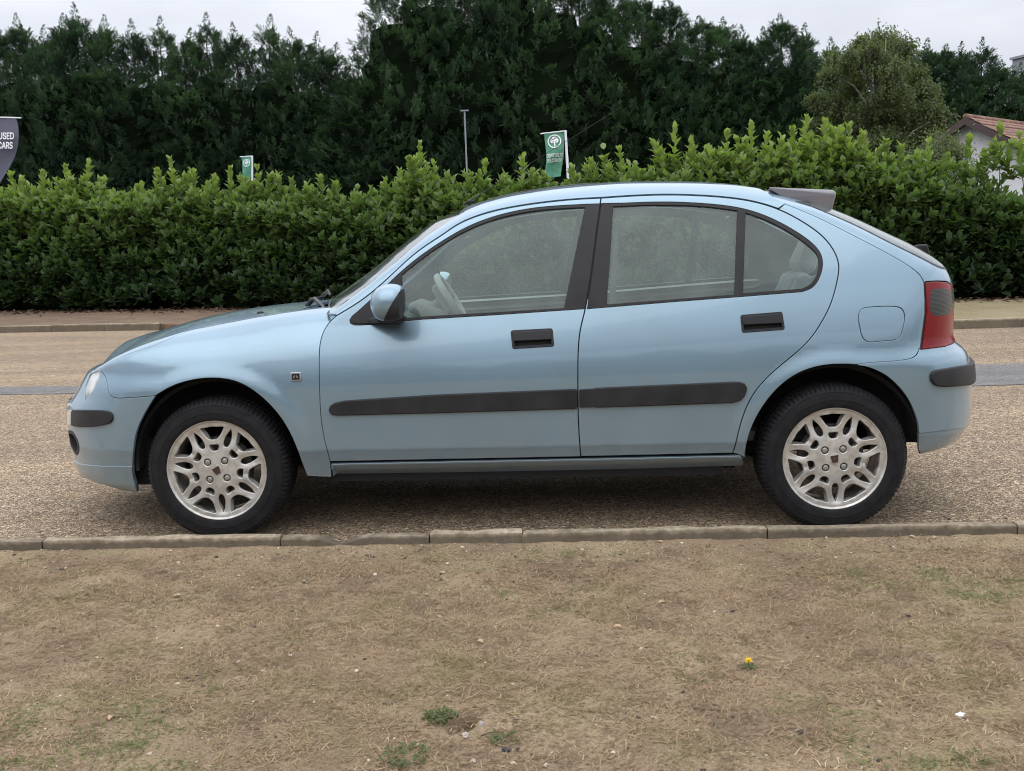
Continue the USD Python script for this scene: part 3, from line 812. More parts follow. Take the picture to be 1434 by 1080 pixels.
shp.append(TAIL.panel(rb_uv.union(tl_uv).union(q_uv).buffer(.004).buffer(-.018), .04, lift=-.022, rim=None))
shp.append(TAIL.panel(hatch_uv.difference(glass_uv.buffer(-.02)).buffer(.008), .04, lift=-.017, rim=None))
shp.append(NOSE.panel(bonnet_uv.buffer(.008).difference(bonnet_uv.buffer(-.06)).difference(sbox(-1, vm_u(.3) + .35, 3, 3)), .05, lift=-.018, rim=None))
shp = cat(*shp)
part('body', cat(shp, mirror_y(shp)), inner)
# ------------------------------------------------------------------ wheels
rim_mat = M('wheel_alloy', {'g': ('geometry', {}), 'n': ('noise_texture', {'scale': 14.0, 'detail': 4.0}), 'r': ('rgb_ramp', {'ramp': [(.3, (.45, .435, .40)), (.7, (.57, .555, .515))]}),
                            'n2': ('noise_texture', {'scale': 40.0, 'detail': 3.0}), 'd': ('rgb_ramp', {'ramp': [(.42, (1, 1, 1)), (.68, (.62, .53, .43))]}), 'm': ('mix', {'mix_type': 'multiply', 'fac': .5}),
                            'p': ('principled_bsdf', {'metallic': .7, 'roughness': .36, 'coat_weight': .35, 'coat_roughness': .15})},
            [('g.position', 'n.vector'), ('g.position', 'n2.vector'), ('n.fac', 'r.fac'), ('n2.fac', 'd.fac'), ('r.color', 'm.color1'), ('d.color', 'm.color2'), ('m.color', 'p.base_color')])
tyre_mat = M('tyre_rubber', {'g': ('geometry', {}), 'n': ('noise_texture', {'scale': 30.0, 'detail': 4.0}), 'r': ('rgb_ramp', {'ramp': [(.35, (.0050, .0050, .0060)), (.7, (.011, .0108, .0115))]}),
                             'p': ('principled_bsdf', {'roughness': .6, 'specular_ior_level': .22})}, [('g.position', 'n.vector'), ('n.fac', 'r.fac'), ('r.color', 'p.base_color')])
disc_mat = plain('brake_disc', (.09, .085, .08), .5, metallic=.6)
red_badge = plain('hub_badge', (.035, .018, .018), .35)

RT, RR = .2975, .2085           # tyre and rim radii


def revolve(prof, n, mod=None):
    """prof: (radius, y) pairs, revolved about y."""
    prof = np.asarray(prof, float); k = len(prof)
    a = np.arange(n) * 2 * np.pi / n
    r = np.broadcast_to(prof[:, 0][None, :], (n, k)).copy()
    y = np.broadcast_to(prof[:, 1][None, :], (n, k)).copy()
    if mod is not None: r, y = mod(a[:, None], r, y)
    V = np.stack([r * np.cos(a)[:, None], y, r * np.sin(a)[:, None]], -1).reshape(-1, 3)
    i, j = np.meshgrid(np.arange(n), np.arange(k - 1), indexing='ij'); i2 = (i + 1) % n
    q = np.stack([i * k + j, i * k + j + 1, i2 * k + j + 1, i2 * k + j], -1).reshape(-1, 4)
    return trimesh.Trimesh(V, np.vstack([q[:, [0, 1, 2]], q[:, [0, 2, 3]]]), process=False)


def tyre():
    P = [(.200, .02), (.2075, -.006), (.213, -.011), (.225, -.013), (.238, -.0135), (.2385, -.0145), (.241, -.0145), (.2415, -.0130), (.255, -.0115), (.2685, -.0075), (.2695, -.0085), (.272, -.0080), (.2725, -.0058),
         (.277, -.002), (.2795, .0005), (.284, .004), (.288, .0085), (.2915, .0135), (.2945, .020), (.2965, .030), (.2972, .040), (.2972, .046), (.2890, .047), (.2890, .055), (.2975, .056), (.2978, .086), (.2895, .087), (.2895, .099), (.2978, .100),
         (.2975, .130), (.2890, .131), (.2890, .139), (.2972, .140), (.2965, .156), (.2915, .172), (.280, .186), (.25, .198), (.21, .19), (.200, .17)]
    P = np.array(P)
    def mod(a, r, y):
        k = np.arange(r.shape[1])[None, :]
        sh = (k >= 14) & (k <= 21)
        t = (a / (2 * np.pi) * 92 + .10 * np.sin(y * 120)) % 1.0
        groove = (t < .26) & sh
        depth = np.clip((k - 13) / 3.0, 0, 1)
        nr = np.where(groove, r - .0042 * depth, r); ny = np.where(groove & (k < 18), y + .0014 * depth, y)
        t2 = (a / (2 * np.pi) * 92 + .5) % 1.0
        mid = (k >= 24) & (k <= 33) & (t2 < .2) & (r > .29)
        nr = np.where(mid, nr - .005, nr)
        z = np.sin(a) * nr
        nr = np.where(z < -.2925, .2925 / np.maximum(-np.sin(a), .5), nr)   # flattened where it stands
        return nr, ny
    m = revolve(P, 644, mod)
    m.fix_normals()
    return m


def alloy():
    """Face of the wheel with seven big windows, seven slots and seven small holes."""
    disc = Point(0, 0).buffer(RR - .0075, 96)
    holes = []
    for k in range(7):
        a = math.pi / 2 + k * 2 * math.pi / 7
        big = Polygon(spline([(.1245, 0), (.1285, .018), (.141, .0325), (.158, .0445), (.172, .0525), (.1790, .0495), (.1825, .026), (.1835, 0), (.1825, -.026), (.1790, -.0495), (.172, -.0525), (.158, -.0445), (.141, -.0325), (.1285, -.018)], 70, closed=True))
        small = Polygon(spline([(.0780, 0), (.0795, .0105), (.087, .0185), (.099, .0225), (.1080, .0195), (.1098, 0), (.1080, -.0195), (.099, -.0225), (.087, -.0185), (.0795, -.0105)], 50, closed=True))
        slot = Polygon(spline([(.1000, 0), (.1035, .0085), (.116, .0145), (.134, .0160), (.152, .0135), (.171, .0075), (.183, 0), (.171, -.0075), (.152, -.0135), (.134, -.0160), (.116, -.0145), (.1035, -.0085)], 60, closed=True))
        rot = lambda g, b: affinity.rotate(g, b, origin=(0, 0), use_radians=True)
        holes += [rot(big, a), rot(small, a), rot(slot, a + math.pi / 7)]
    H = shapely.union_all(holes)
    bolts = [Point(.0508 * math.cos(b), .0508 * math.sin(b)).buffer(.0185, 24) for b in (math.pi / 4 + i * math.pi / 2 for i in range(4))]
    face = disc.difference(H).difference(shapely.union_all(bolts))
    def f(u, v):
        r = np.hypot(u, v); th = np.arctan2(v, u) - math.pi / 2
        y = .020 - .016 * np.clip(r / .20, 0, 1) ** 1.4 - .004 * smoothstep(.165, .2, r)
        y = .004 + .016 * smoothstep(.198, .10, r) * 1.0 * np.where(r < 10, 1, 1) if False else .0085 + .0105 * (1 - smoothstep(.0, .19, r)) * -1 + .006 * smoothstep(.15, .20, r) * -1
        # the spokes are rounded: higher in the middle between the holes
        tt = np.abs(((th * 7 / (2 * np.pi)) % 1.0) - .5) * 2
        rib = np.cos((tt - .62) * 6.0) * .0028 * smoothstep(.085, .125, r) * (1 - smoothstep(.175, .195, r))
        return np.stack([u, y - rib, v], 1)
    S = Sheet(f, [0, 1], [0, 1], 1)
    m = S.panel(face.buffer(-.0004), .006, rim=(.0040, .030))
    lip = revolve([(.1985, .0035), (.2005, .0015), (.203, -.0035), (.206, -.0055), (.2095, -.0045), (.2105, .000), (.210, .010)], 160)
    lip.fix_normals()
    barrel = revolve([(.199, .003), (.196, .02), (.191, .05), (.186, .09), (.186, .15), (.2, .17)], 96)
    barrel.invert()
    return m, lip, barrel, bolts


_ty = tyre()
_face, _lip, _barrel, _bolts = alloy()
_lipm = (np.array(_lip.vertices), np.array(_lip.faces), -np.array(_lip.vertex_normals) if False else np.array(_lip.vertex_normals))
_bar = (np.array(_barrel.vertices), np.array(_barrel.faces), np.array(_barrel.vertex_normals))
_rimm = cat(_face, _lipm, _bar)
_hubp = revolve([(.0, .020), (.03, .020), (.12, .026), (.150, .03)], 48)
_disc = revolve([(.0, .060), (.10, .058), (.132, .058), (.133, .078), (.0, .08)], 64); _disc.fix_normals()


def bolt(b):
    c = np.array([.0508 * math.cos(b), 0, .0508 * math.sin(b)])
    m = revolve([(.0, .001), (.0075, .0012), (.0105, .003), (.0118, .007), (.0118, .03)], 24)
    cup = revolve([(.0178, .004), (.0165, .010), (.0150, .02), (.0086, .021)], 24)
    j = join(m, cup); j.apply_translation(c); j.fix_normals()
    return j


def wheel(x, spin, side):
    w = UsdGeom.Xform.Define(stage, numbered(str(car.GetPath()), 'wheel'))
    w.AddTranslateOp().Set(Gf.Vec3d(x, -.822 * side, .2930))
    if side < 0: w.AddRotateZOp().Set(180.0)
    emit(w, 'tyre', _ty, tyre_mat, smooth=35)
    cs, sn = math.cos(spin), math.sin(spin)
    R = np.array([[cs, 0, -sn], [0, 1, 0], [sn, 0, cs]])
    emit(w, 'rim', (_rimm[0] @ R.T, _rimm[1]), rim_mat, N=_rimm[2] @ R.T)
    emit(w, 'brake_disc', _disc, disc_mat, smooth=40)
    return w, R


def wheel_bits(w, R, bolt0, badge_rot):
    for i in range(4):
        emit(w, 'wheel_nut', trimesh.Trimesh(np.array((b_ := bolt(math.pi / 4 + i * math.pi / 2)).vertices) @ R.T, b_.faces, process=False), nut_mat, smooth=40)
    cap = revolve([(0, -.0035), (.018, -.0035), (.0235, -.0022), (.0255, .001), (.0258, .006)], 40); cap.fix_normals()
    c = emit(w, 'hub_cap', cap, rim_mat, smooth=40)
    sh = Polygon([(-.0150, .0125), (.0150, .0125), (.0095, -.0145), (-.0095, -.0145)]).buffer(.0012).difference(shapely.union_all([sbox(-.0007 + dx, -.003, .0007 + dx, .006) for dx in (-.004, 0, .004)]))
    for p_ in polys(sh):
        m = trimesh.creation.extrude_polygon(p_, .0022, engine='earcut')
        m.apply_transform(trimesh.transformations.rotation_matrix(math.pi / 2, [1, 0, 0]))
        m.apply_transform(trimesh.transformations.rotation_matrix(badge_rot, [0, 1, 0]))
        m.apply_translation([0, -.0037, 0])
        emit(c, 'badge', m, red_badge)


nut_mat = plain('wheel_nut_metal', (.33, .32, .30), .4, metallic=.8)
for x_, sp_, br_ in ((0.0, math.radians(4), math.radians(-27)), (2.507, math.radians(3), math.radians(-10))):
    w_, R_ = wheel(x_, sp_, 1); wheel_bits(w_, R_ @ np.eye(3), 0, br_)
    w2_, R2_ = wheel(x_, sp_ + .5, -1)

# wheel arches, underside
for x_ in (0.0, 2.507):
    for s_ in (-1, 1):
        a = np.linspace(math.radians(3), math.radians(184), 40)
        V = []
        for yy, rr_ in ((-.772, .345), (-.765, .362), (-.57, .365), (-.54, .30), (-.54, .02)):
            V.append(np.stack([x_ + rr_ * np.cos(a), np.full(40, yy * -s_ * -1 if False else yy), .31 + rr_ * np.sin(a)], 1))
        V = np.vstack(V); k = 40; Fq = []
        for r_ in range(4):
            for i in range(39):
                Fq.append([r_ * k + i, r_ * k + i + 1, (r_ + 1) * k + i + 1, (r_ + 1) * k + i])
        if s_ > 0: V = V * [1, -1, 1]
        emit(car, 'wheel_arch', (V, np.array(Fq)), dark_under)
emit(car, 'underside', join(bx((1.25, 0, .245), (1.66, 1.44, .06)), bx((1.25, .12, .20), (1.9, .85, .10)), bx((-.33, 0, .30), (.3, 1.3, .2)), bx((1.25, 0, .34), (3.2, .98, .16)), bx((2.82, 0, .40), (.26, 1.1, .2)), bx((2.9, 0, .62), (.10, 1.2, .4)), bx((-.30, 0, .5), (.5, 1.0, .3)), bx((.20, 0, .52), (.7, .98, .5))), dark_under)

# ------------------------------------------------------------------ wing mirrors
def loc_px(px, y): return on_y(np.array(px, float), y + CAR[1]) - CAR


YM = -.955
mc = loc_px([(546.5, 424)], YM)[0]
sc_ = F / np.linalg.norm((mc + CAR - CAM))          # pixels per metre there
ico = trimesh.creation.icosphere(5)
v = np.array(ico.vertices)
sgn = np.sign(v); v2 = sgn * np.abs(v) ** .86
rx, ry, rz = 26.5 / sc_, .098, 26.0 / sc_
body_m = v2 * [rx, ry, rz]
# flattened on the side towards the rear, where the glass is
body_m[:, 0] = np.where(body_m[:, 0] > rx * .62, rx * .62 + (body_m[:, 0] - rx * .62) * .35, body_m[:, 0])
body_m[:, 0] += body_m[:, 2] * .05
cen_f = body_m[ico.faces].mean(1)
isbl = (cen_f[:, 0] / rx - cen_f[:, 2] / rz * .60 < .27)
def sub(mask, grow):
    f = ico.faces[mask]; u, inv_ = np.unique(f, return_inverse=True)
    return trimesh.Trimesh(body_m[u] * grow + mc, inv_.reshape(-1, 3), process=False)


def both_mesh(name, m, mat, parents=(None, None), smooth=40):
    a = emit(parents[0] or car, name, m, mat, smooth=smooth)
    m2 = m.copy(); m2.vertices = np.array(m.vertices) * [1, -1, 1]; m2.faces = np.array(m2.faces)[:, ::-1]
    b = emit(parents[1] or car, name, m2, mat, smooth=smooth)
    return a, b


housing = trimesh.Trimesh(body_m * .985 + mc, ico.faces, process=False)
mir = both_mesh('wing_mirror', housing, black_trim)
both_mesh('mirror_cap', sub(isbl, 1.0), paint, mir)
foot = spheres_hull([(*(loc_px([(532, 447)], -.90)[0]), .014), (*(loc_px([(566, 446)], -.90)[0]), .012), (*(loc_px([(520, 449)], -.80)[0]), .012), (*(loc_px([(562, 448)], -.80)[0]), .012)])
both_mesh('mount', foot, black_trim, mir)
tri = SIDE.panel(SIDE.px_poly([(561.5, 387), (563.2, 444.3), (545, 450.2), (530, 452), (505, 453.4), (497, 452.4), (492.5, 449), (495.5, 444), (508, 433.5), (528, 415.5)], .3), .02, lift=.003, rim=(.002, .008))
part('mirror_base', tri, black_trim, mir[0]); part('mirror_base', mirror_y(tri), black_trim, mir[1])
both_mesh('cable', tube(spline([loc_px([(572, 424)], -.9)[0], loc_px([(581, 430)], -.86)[0], loc_px([(588.5, 441)], -.83)[0]], 10), .0035), rubber_seal, mir) if False else None

# ------------------------------------------------------------------ spoiler on the tailgate
A_, B_, C_, D_ = loc_px([(1076, 264)], -.50)[0], loc_px([(1167, 268.2)], -.52)[0], loc_px([(1161.5, 296)], -.52)[0], loc_px([(1096, 276)], -.50)[0]
def span(p, y, dx=0.0, dz=0.0): return (p[0] + dx, y, p[2] + dz)
sec = lambda y, dx: [(*span(A_, y, dx), .003), (*span(B_, y, dx - .012, -.014), .020), (*span(C_, y, dx), .006), (*span(D_, y, dx), .006)]
spo = join(*[spheres_hull(sec(a, da) + sec(b, db), 0.006, 2) for a, b, da, db in ((-.53, -.40, 0, .03), (-.40, 0, .03, .06), (0, .40, .06, .03), (.40, .53, .03, 0))])
mf = manifold3d.Manifold.batch_boolean([manifold3d.Manifold(manifold3d.Mesh(np.asarray(h.vertices, np.float32), np.asarray(h.faces, np.uint32))) for h in [spheres_hull(sec(a, da) + sec(b, db), 0.006, 2) for a, b, da, db in ((-.53, -.40, 0, .03), (-.40, 0.001, .03, .06), (0, .40, .06, .03), (.40, .53, .03, 0))]], manifold3d.OpType.Add)
grey_paint = plain('spoiler_grey', (.175, .17, .185), .33, metallic=.35, coat_weight=.4, coat_roughness=.2)
emit(car, 'spoiler', mf, grey_paint, smooth=40)

# aerial: base near the windscreen, mast leaning back
ab = loc_px([(655, 283)], -.05)[0]; at_ = loc_px([(871.5, 149.5)], -.05)[0]
emit(car, 'aerial', join(tube([ab, ab + (at_ - ab) * .12], [.0032, .0025], 8), tube([ab + (at_ - ab) * .12, at_], [.0015, .0009], 6), spheres_hull([(*ab, .006), (*(ab + np.array([.025, 0, .002])), .005), (*(ab + np.array([.015, 0, .009])), .003), (*(ab + np.array([-.018, 0, -.010])), .004)])), black_gloss, smooth=40)

# cowl and wipers at the foot of the windscreen
cow = trimesh.convex.convex_hull(np.array([(.20, s * .64, .870) for s in (-1, 1)] + [(.62, s * .70, .885) for s in (-1, 1)] + [(.20, s * .64, .79) for s in (-1, 1)] + [(.62, s * .70, .79) for s in (-1, 1)]))
emit(car, 'scuttle', cow, black_trim)
def wiper(pa, pb, ya, yb):
    a, b = loc_px([pa], ya)[0], loc_px([pb], yb)[0]
    return a, b
wp = [loc_px([p], y)[0] for p, y in (((426, 434), -.30), ((437, 420), -.32), ((441, 418.5), -.36), ((452, 429), -.50), ((458.5, 439), -.60))]
emit(car, 'wiper', join(tube(wp, [.012, .011, .009, .007, .006], 8), spheres_hull([(*wp[0], .018), (*(wp[0] + [0, 0, -.06]), .018)]), tube([wp[1] + [-.01, 0, .004], wp[1] + [.05, .04, .012]], .005, 6)), black_gloss, smooth=40)
wq = [loc_px([p], y)[0] for p, y in (((448, 421), .40), ((454, 412), .38), ((459, 407.5), .30), ((463, 414), .1))]
emit(car, 'wiper', join(tube(wq, [.010, .010, .009, .006], 8), tube([wq[0], wq[0] + [0, 0, -.08]], .012, 8)), black_gloss, smooth=40)
nz = loc_px([(362, 438.5)], -.45)[0]
emit(car, 'washer_jet', spheres_hull([(*nz, .007), (*(nz + [.018, 0, .002]), .006), (*(nz + [0, 0, -.02]), .008)]), black_gloss, smooth=40)
# rear wiper in the middle of the rear window
rw = loc_px([(1288, 347)], -.02)[0]
_gz = np.linspace(1.02, 1.25, 60); _gp, _gn = TAIL.at(np.c_[np.full(60, UEND - .02), _gz])
_k = int(np.argmin(np.linalg.norm(_gp - rw, axis=1))); gp0, gn0 = _gp[_k] * [1, 0, 1], _gn[_k]
ap, an = TAIL.at(np.array([[UEND - .16, _gz[_k] + .03], [UEND - .34, _gz[_k] + .07]])); ap = ap * [1, -1, 1] + an * [1, -1, 1] * .022
emit(car, 'wiper', join(spheres_hull([(*(rw + [-.02, 0, .006]), .007), (*(rw + [.026, 0, .006]), .009), (*(rw + [.040, 0, -.035]), .009), (*(rw + [.0, 0, -.02]), .008), (*(gp0 + [-.02, -.02, .0]), .012), (*(gp0 + [.02, .02, -.01]), .012)]), tube([rw + [0, .01, -.01], ap[0], ap[1]], [.008, .006, .005], 6)), black_gloss, smooth=40)

# badge on the front wing
bd = [(407.3, 522.3), (421, 521.6), (421.6, 533), (407.8, 533.6)]
bo = NOSE.panel(Polygon(nuv(rrect(bd, 1.5).exterior.coords)), .01, lift=.004, rim=(.0015, .004))
bi = NOSE.panel(Polygon(nuv(rrect(bd, 1.5).buffer(-1.6).exterior.coords)), .01, lift=.0052, rim=(.0008, .002))
bpart = part('badge', bo, chrome); part('emblem', bi, black_gloss, bpart)
tm = nuv([(414.3, 527.6)])[0]; tp_, tn_ = NOSE.at(np.array([tm]))
for dx_, rot_ in ((-.006, .5), (.006, -.5)):
    m = bx((0, 0, 0), (.004, .002, .012)); m.apply_transform(trimesh.transformations.rotation_matrix(rot_, [0, 1, 0])); m.apply_translation(tp_[0] + [dx_, -.006, 0])
    emit(bpart, 'mark', m, chrome)

# ------------------------------------------------------------------ inside
def seat(x, y, wd, lean, headrest=True, z0=.42, h=.60):
    s = UsdGeom.Xform.Define(stage, numbered(str(car.GetPath()), 'seat'))
    emit(s, 'cushion', spheres_hull([(x - .50, y - wd / 2 + .05, z0, .07), (x - .50, y + wd / 2 - .05, z0, .07), (x, y - wd / 2 + .05, z0 - .04, .07), (x, y + wd / 2 - .05, z0 - .04, .07)]), seat_cloth, smooth=40)
    dx, dz = math.sin(lean), math.cos(lean)
    pts = lambda t, q, r: (x + dx * t, y + q, z0 + dz * t, r)
    nb = 5
    for i in range(nb):
        q = (i - (nb - 1) / 2) * (wd - .10) / nb; hw = (wd - .10) / nb / 2 - .004
        emit(s, 'backrest', spheres_hull([pts(.05, q - hw, .055), pts(.05, q + hw, .055), pts(h, q - hw * .9, .05 if 0 < i < nb - 1 else .04), pts(h, q + hw * .9, .05 if 0 < i < nb - 1 else .04)], .05, 1), seat_cloth, smooth=40)
    if headrest:
        emit(s, 'headrest', spheres_hull([pts(h + .09, -.09, .045), pts(h + .09, .09, .045), pts(h + .21, -.075, .04), pts(h + .21, .075, .04)]), seat_cloth, smooth=40)
        emit(s, 'post', join(tube([pts(h, -.05, 0)[:3], pts(h + .1, -.05, 0)[:3]], .006, 6), tube([pts(h, .05, 0)[:3], pts(h + .1, .05, 0)[:3]], .006, 6)), chrome)
    return s


seat(1.33, -.36, .50, .34, h=.52); seat(1.38, .36, .50, .34, h=.52)
seat(2.40, -.28, .48, .36, h=.58); seat(2.40, .28, .48, .36, h=.58)
emit(car, 'dashboard', join(spheres_hull([(.62, -.64, .80, .05), (.62, .64, .80, .05), (.86, -.64, .76, .05), (.86, .64, .76, .05), (.66, -.64, .55, .05), (.66, .64, .55, .05)]), bx((.55, 0, .60), (.1, 1.3, .5))), grey_trim, smooth=40)
emit(car, 'instrument_hood', spheres_hull([(.70, .22, .88, .03), (.70, .54, .88, .03), (.84, .24, .83, .03), (.84, .52, .83, .03)]), grey_trim, smooth=40)
sa, sb = loc_px([(612.5, 388)], .34)[0], loc_px([(648, 442)], .34)[0]
sc = (sa + sb) / 2; ax = sb - sa; R_w = np.linalg.norm(ax) / 2; ax = ax / np.linalg.norm(ax); ay = np.array([0, 1.0, 0])
th_ = np.linspace(0, 2 * np.pi, 48, endpoint=False)
ring = sc + R_w * (np.cos(th_)[:, None] * ax + np.sin(th_)[:, None] * ay)
nrm = np.cross(ay, ax)
nrm = nrm * np.sign(-nrm[0])
swm = emit(car, 'steering_wheel', tube(ring, .018, 10, closed=True), grey_light, smooth=40)
hubc = sc + nrm * .03
emit(swm, 'hub', join(spheres_hull([(*(hubc - ax * .06), .035), (*(hubc + ax * .05 + ay * .06), .03), (*(hubc + ax * .05 - ay * .06), .03)]), tube([sc + ay * (R_w - .01), hubc], .014, 8), tube([sc - ay * (R_w - .01), hubc], .014, 8), tube([sc + ax * (R_w - .01), hubc], .014, 8), tube([hubc, hubc + nrm * .3], .03, 10)), grey_trim, smooth=40)
emit(car, 'interior_mirror', spheres_hull([(.98, -.10, 1.27, .022), (.98, .10, 1.27, .022), (.985, -.09, 1.235, .02), (.985, .09, 1.235, .02)]), black_gloss, smooth=40)
emit(car, 'floor', bx((1.5, 0, .36), (2.2, 1.3, .04)), grey_trim)
emit(car, 'parcel_shelf', bx((2.80, 0, .90), (.42, 1.15, .02)), grey_trim)
for rg_, px_ in ((FRONT_DOOR, FR_F), (REAR_DOOR, FR_R)):
    low_ = Polygon(rg_).buffer(-4).intersection(Polygon([(300, 800), (1400, 800), (1400, 380), (1175, 402), (1040, 413), (830, 431), (565, 447), (300, 470)]))
    c_ = SIDE.panel(SIDE.px_poly(max(polys(low_), key=lambda p: p.area), 0), .05, lift=-.075, rim=(.01, .03))
    pair('door_lining', c_, grey_trim)
    ledge = SIDE.px_poly(max(polys(Polygon(rg_).buffer(-6).intersection(LineString([(480, 456), (565, 449), (830, 433.5), (1040, 415.5), (1160, 406)]).buffer(3.2))), key=lambda p: p.area), 0)
    pair('sill_trim', SIDE.panel(ledge, .04, lift=-.07, rim=(.01, .04)), grey_light)
# steadies for the glimpsed strap and belts
for s_ in (-1, 1):
    bp = [(1.63, s_ * .66, .62), (1.64, s_ * .64, .95), (1.66, s_ * .57, 1.20)]
    emit(car, 'seat_belt', tube(bp, .012, 6), black_gloss, smooth=40)
# ------------------------------------------------------------------ ground, road, kerbs
def noise_mat(name, scale_ramps, rough=.9, bump=None, extra=None):
    """Base colour from layered noises: list of (scale, detail, ramp, mix_type, fac)."""
    nodes = {'g': ('geometry', {}), 'p': ('principled_bsdf', {'roughness': rough, 'specular_ior_level': .25})}; links = []
    prev = None
    for i, (sc, det, ramp, mt, fac) in enumerate(scale_ramps):
        nodes[f'n{i}'] = ('noise_texture', {'scale': sc, 'detail': det, 'roughness': .6}); nodes[f'r{i}'] = ('rgb_ramp', {'ramp': ramp})
        links += [('g.position', f'n{i}.vector'), (f'n{i}.fac', f'r{i}.fac')]
        if prev is None: prev = f'r{i}.color'
        else:
            nodes[f'm{i}'] = ('mix', {'mix_type': mt, 'fac': fac})
            links += [(prev, f'm{i}.color1'), (f'r{i}.color', f'm{i}.color2')]; prev = f'm{i}.color'
    links.append((prev, 'p.base_color'))
    if bump:
        nodes['nb'] = ('noise_texture', {'scale': bump[0], 'detail': 6.0, 'roughness': .65}); nodes['b'] = ('bump', {'strength': bump[1], 'distance': bump[2]})
        links += [('g.position', 'nb.vector'), ('nb.fac', 'b.height'), ('b.normal', 'p.normal')]
    return M(name, nodes, links)


ZG = .066
soil = noise_mat('soil', [(1.3, 5, [(.3, (.15, .105, .07)), (.7, (.22, .16, .11))], 'mix', 1), (60, 5, [(.3, (.55, .55, .55)), (.7, (1.2, 1.18, 1.15))], 'multiply', .8)], bump=(70, .8, .01))
verge_soil = noise_mat('verge_soil', [(2.0, 5, [(.3, (.12, .083, .058)), (.7, (.21, .155, .105))], 'mix', 1), (35, 5, [(.3, (.5, .5, .5)), (.65, (1.25, 1.15, 1.1))], 'multiply', .9)], bump=(40, .8, .02))
verge_grass = noise_mat('verge_dry_grass', [(1.2, 5, [(.3, (.235, .19, .115)), (.7, (.33, .27, .17))], 'mix', 1), (40, 6, [(.3, (.55, .6, .5)), (.7, (1.2, 1.15, 1.1))], 'multiply', .9)], bump=(60, 1.0, .02))
# aggregate asphalt: stones of many tones set in a worn binder
def chip_mat(name, tones, scale, binder, rough=.85, wear=.5, pink=None):
    return M(name, {
        'g': ('geometry', {}), 'v': ('voronoi_texture', {'scale': scale, 'feature': 'f1', 'randomness': 1.0}), 'sep': ('separate_color', {'color_type': 'rgb'}),
        'e': ('voronoi_texture', {'scale': scale, 'feature': 'distance_to_edge'}), 'er': ('map_range', {'from_min': .0, 'from_max': .10, 'to_min': 0.0, 'to_max': 1.0, 'clamp': True}),
        't': ('rgb_ramp', {'ramp': tones}), 'mp': ('mapping', {'scale': (.28, 1.35, 1.0)}), 'n': ('noise_texture', {'scale': .9, 'detail': 6.0, 'roughness': .62}), 'w': ('rgb_ramp', {'ramp': [(.32, (.66, .65, .66)), (.68, (1.14, 1.11, 1.06))]}),
        'n3': ('noise_texture', {'scale': 9.0, 'detail': 5.0, 'roughness': .65}), 'w3': ('rgb_ramp', {'ramp': [(.3, (.72, .72, .72)), (.65, (1.1, 1.1, 1.1))]}),
        'mb': ('mix', {'mix_type': 'mix'}), 'bc': ('color', {'value': binder}), 'm1': ('mix', {'mix_type': 'multiply', 'fac': .9}), 'm2': ('mix', {'mix_type': 'multiply', 'fac': .8}),
        'bu': ('bump', {'strength': .9, 'distance': .004}), 'p': ('principled_bsdf', {'roughness': rough, 'specular_ior_level': .3})},
        [('g.position', 'v.vector'), ('g.position', 'e.vector'), ('g.position', 'mp.vector'), ('mp.vector', 'n.vector'), ('g.position', 'n3.vector'), ('v.color', 'sep.color'), ('sep.r', 't.fac'), ('e.distance', 'er.value'), ('er.result', 'mb.fac'),
         ('bc.color', 'mb.color1'), ('t.color', 'mb.color2'), ('mb.color', 'm1.color1'), ('n.fac', 'w.fac'), ('w.color', 'm1.color2'), ('m1.color', 'm2.color1'), ('n3.fac', 'w3.fac'), ('w3.color', 'm2.color2'), ('m2.color', 'p.base_color'),
         ('er.result', 'bu.height'), ('bu.normal', 'p.normal')])


road_mat = chip_mat('road_chippings', [(0, (.13, .098, .066)), (.25, (.29, .215, .14)), (.5, (.42, .305, .19)), (.8, (.54, .405, .265)), (1, (.76, .65, .50))], 100.0, (.11, .082, .055))
patch_mat = chip_mat('road_patch', [(0, (.16, .155, .15)), (.5, (.25, .24, .232)), (1, (.38, .37, .355))], 150.0, (.12, .118, .115))
def kerb_mat(name, *a, **k):
    """Concrete with soil and moss tones, plus painted shade that deepens towards the ground."""
    m = noise_mat(name, *a, **k); b = f'/World/Looks/{name}'
    def node(n_, kind, **inp):
        s_ = UsdShade.Shader.Define(stage, f'{b}/{n_}'); s_.CreateIdAttr('cycles_' + kind)
        for kk, (ty, v) in inp.items(): s_.CreateInput(kk, ty).Set(v)
        return s_
    T = Sdf.ValueTypeNames
    def link(a_, o, b_, i): b_.CreateInput(i, T.Token).ConnectToSource(a_.CreateOutput(o, T.Token))
    p_ = UsdShade.Shader.Get(stage, f'{b}/p'); g_ = UsdShade.Shader.Get(stage, f'{b}/g')
    src = p_.GetInput('base_color').GetConnectedSources()[0][0]
    s1_ = UsdShade.Shader(src.source.GetPrim())
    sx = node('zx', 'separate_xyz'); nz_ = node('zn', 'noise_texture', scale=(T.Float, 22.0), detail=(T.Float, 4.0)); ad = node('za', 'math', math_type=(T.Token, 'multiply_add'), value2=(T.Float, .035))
    mr = node('zm', 'map_range', from_min=(T.Float, .108), from_max=(T.Float, .124), to_min=(T.Float, .78), to_max=(T.Float, 0.0), clamp=(T.Bool, True)); col = node('zc', 'color', value=(T.Float3, Gf.Vec3f(.075, .060, .042))); mx = node('zmix', 'mix')  # height mask: shade of the upright face baked into the stone colour
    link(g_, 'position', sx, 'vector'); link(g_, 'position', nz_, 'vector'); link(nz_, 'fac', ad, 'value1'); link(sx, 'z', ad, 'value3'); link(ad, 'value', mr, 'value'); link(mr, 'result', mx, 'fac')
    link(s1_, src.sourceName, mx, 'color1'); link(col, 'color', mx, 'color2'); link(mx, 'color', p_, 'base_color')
    return m


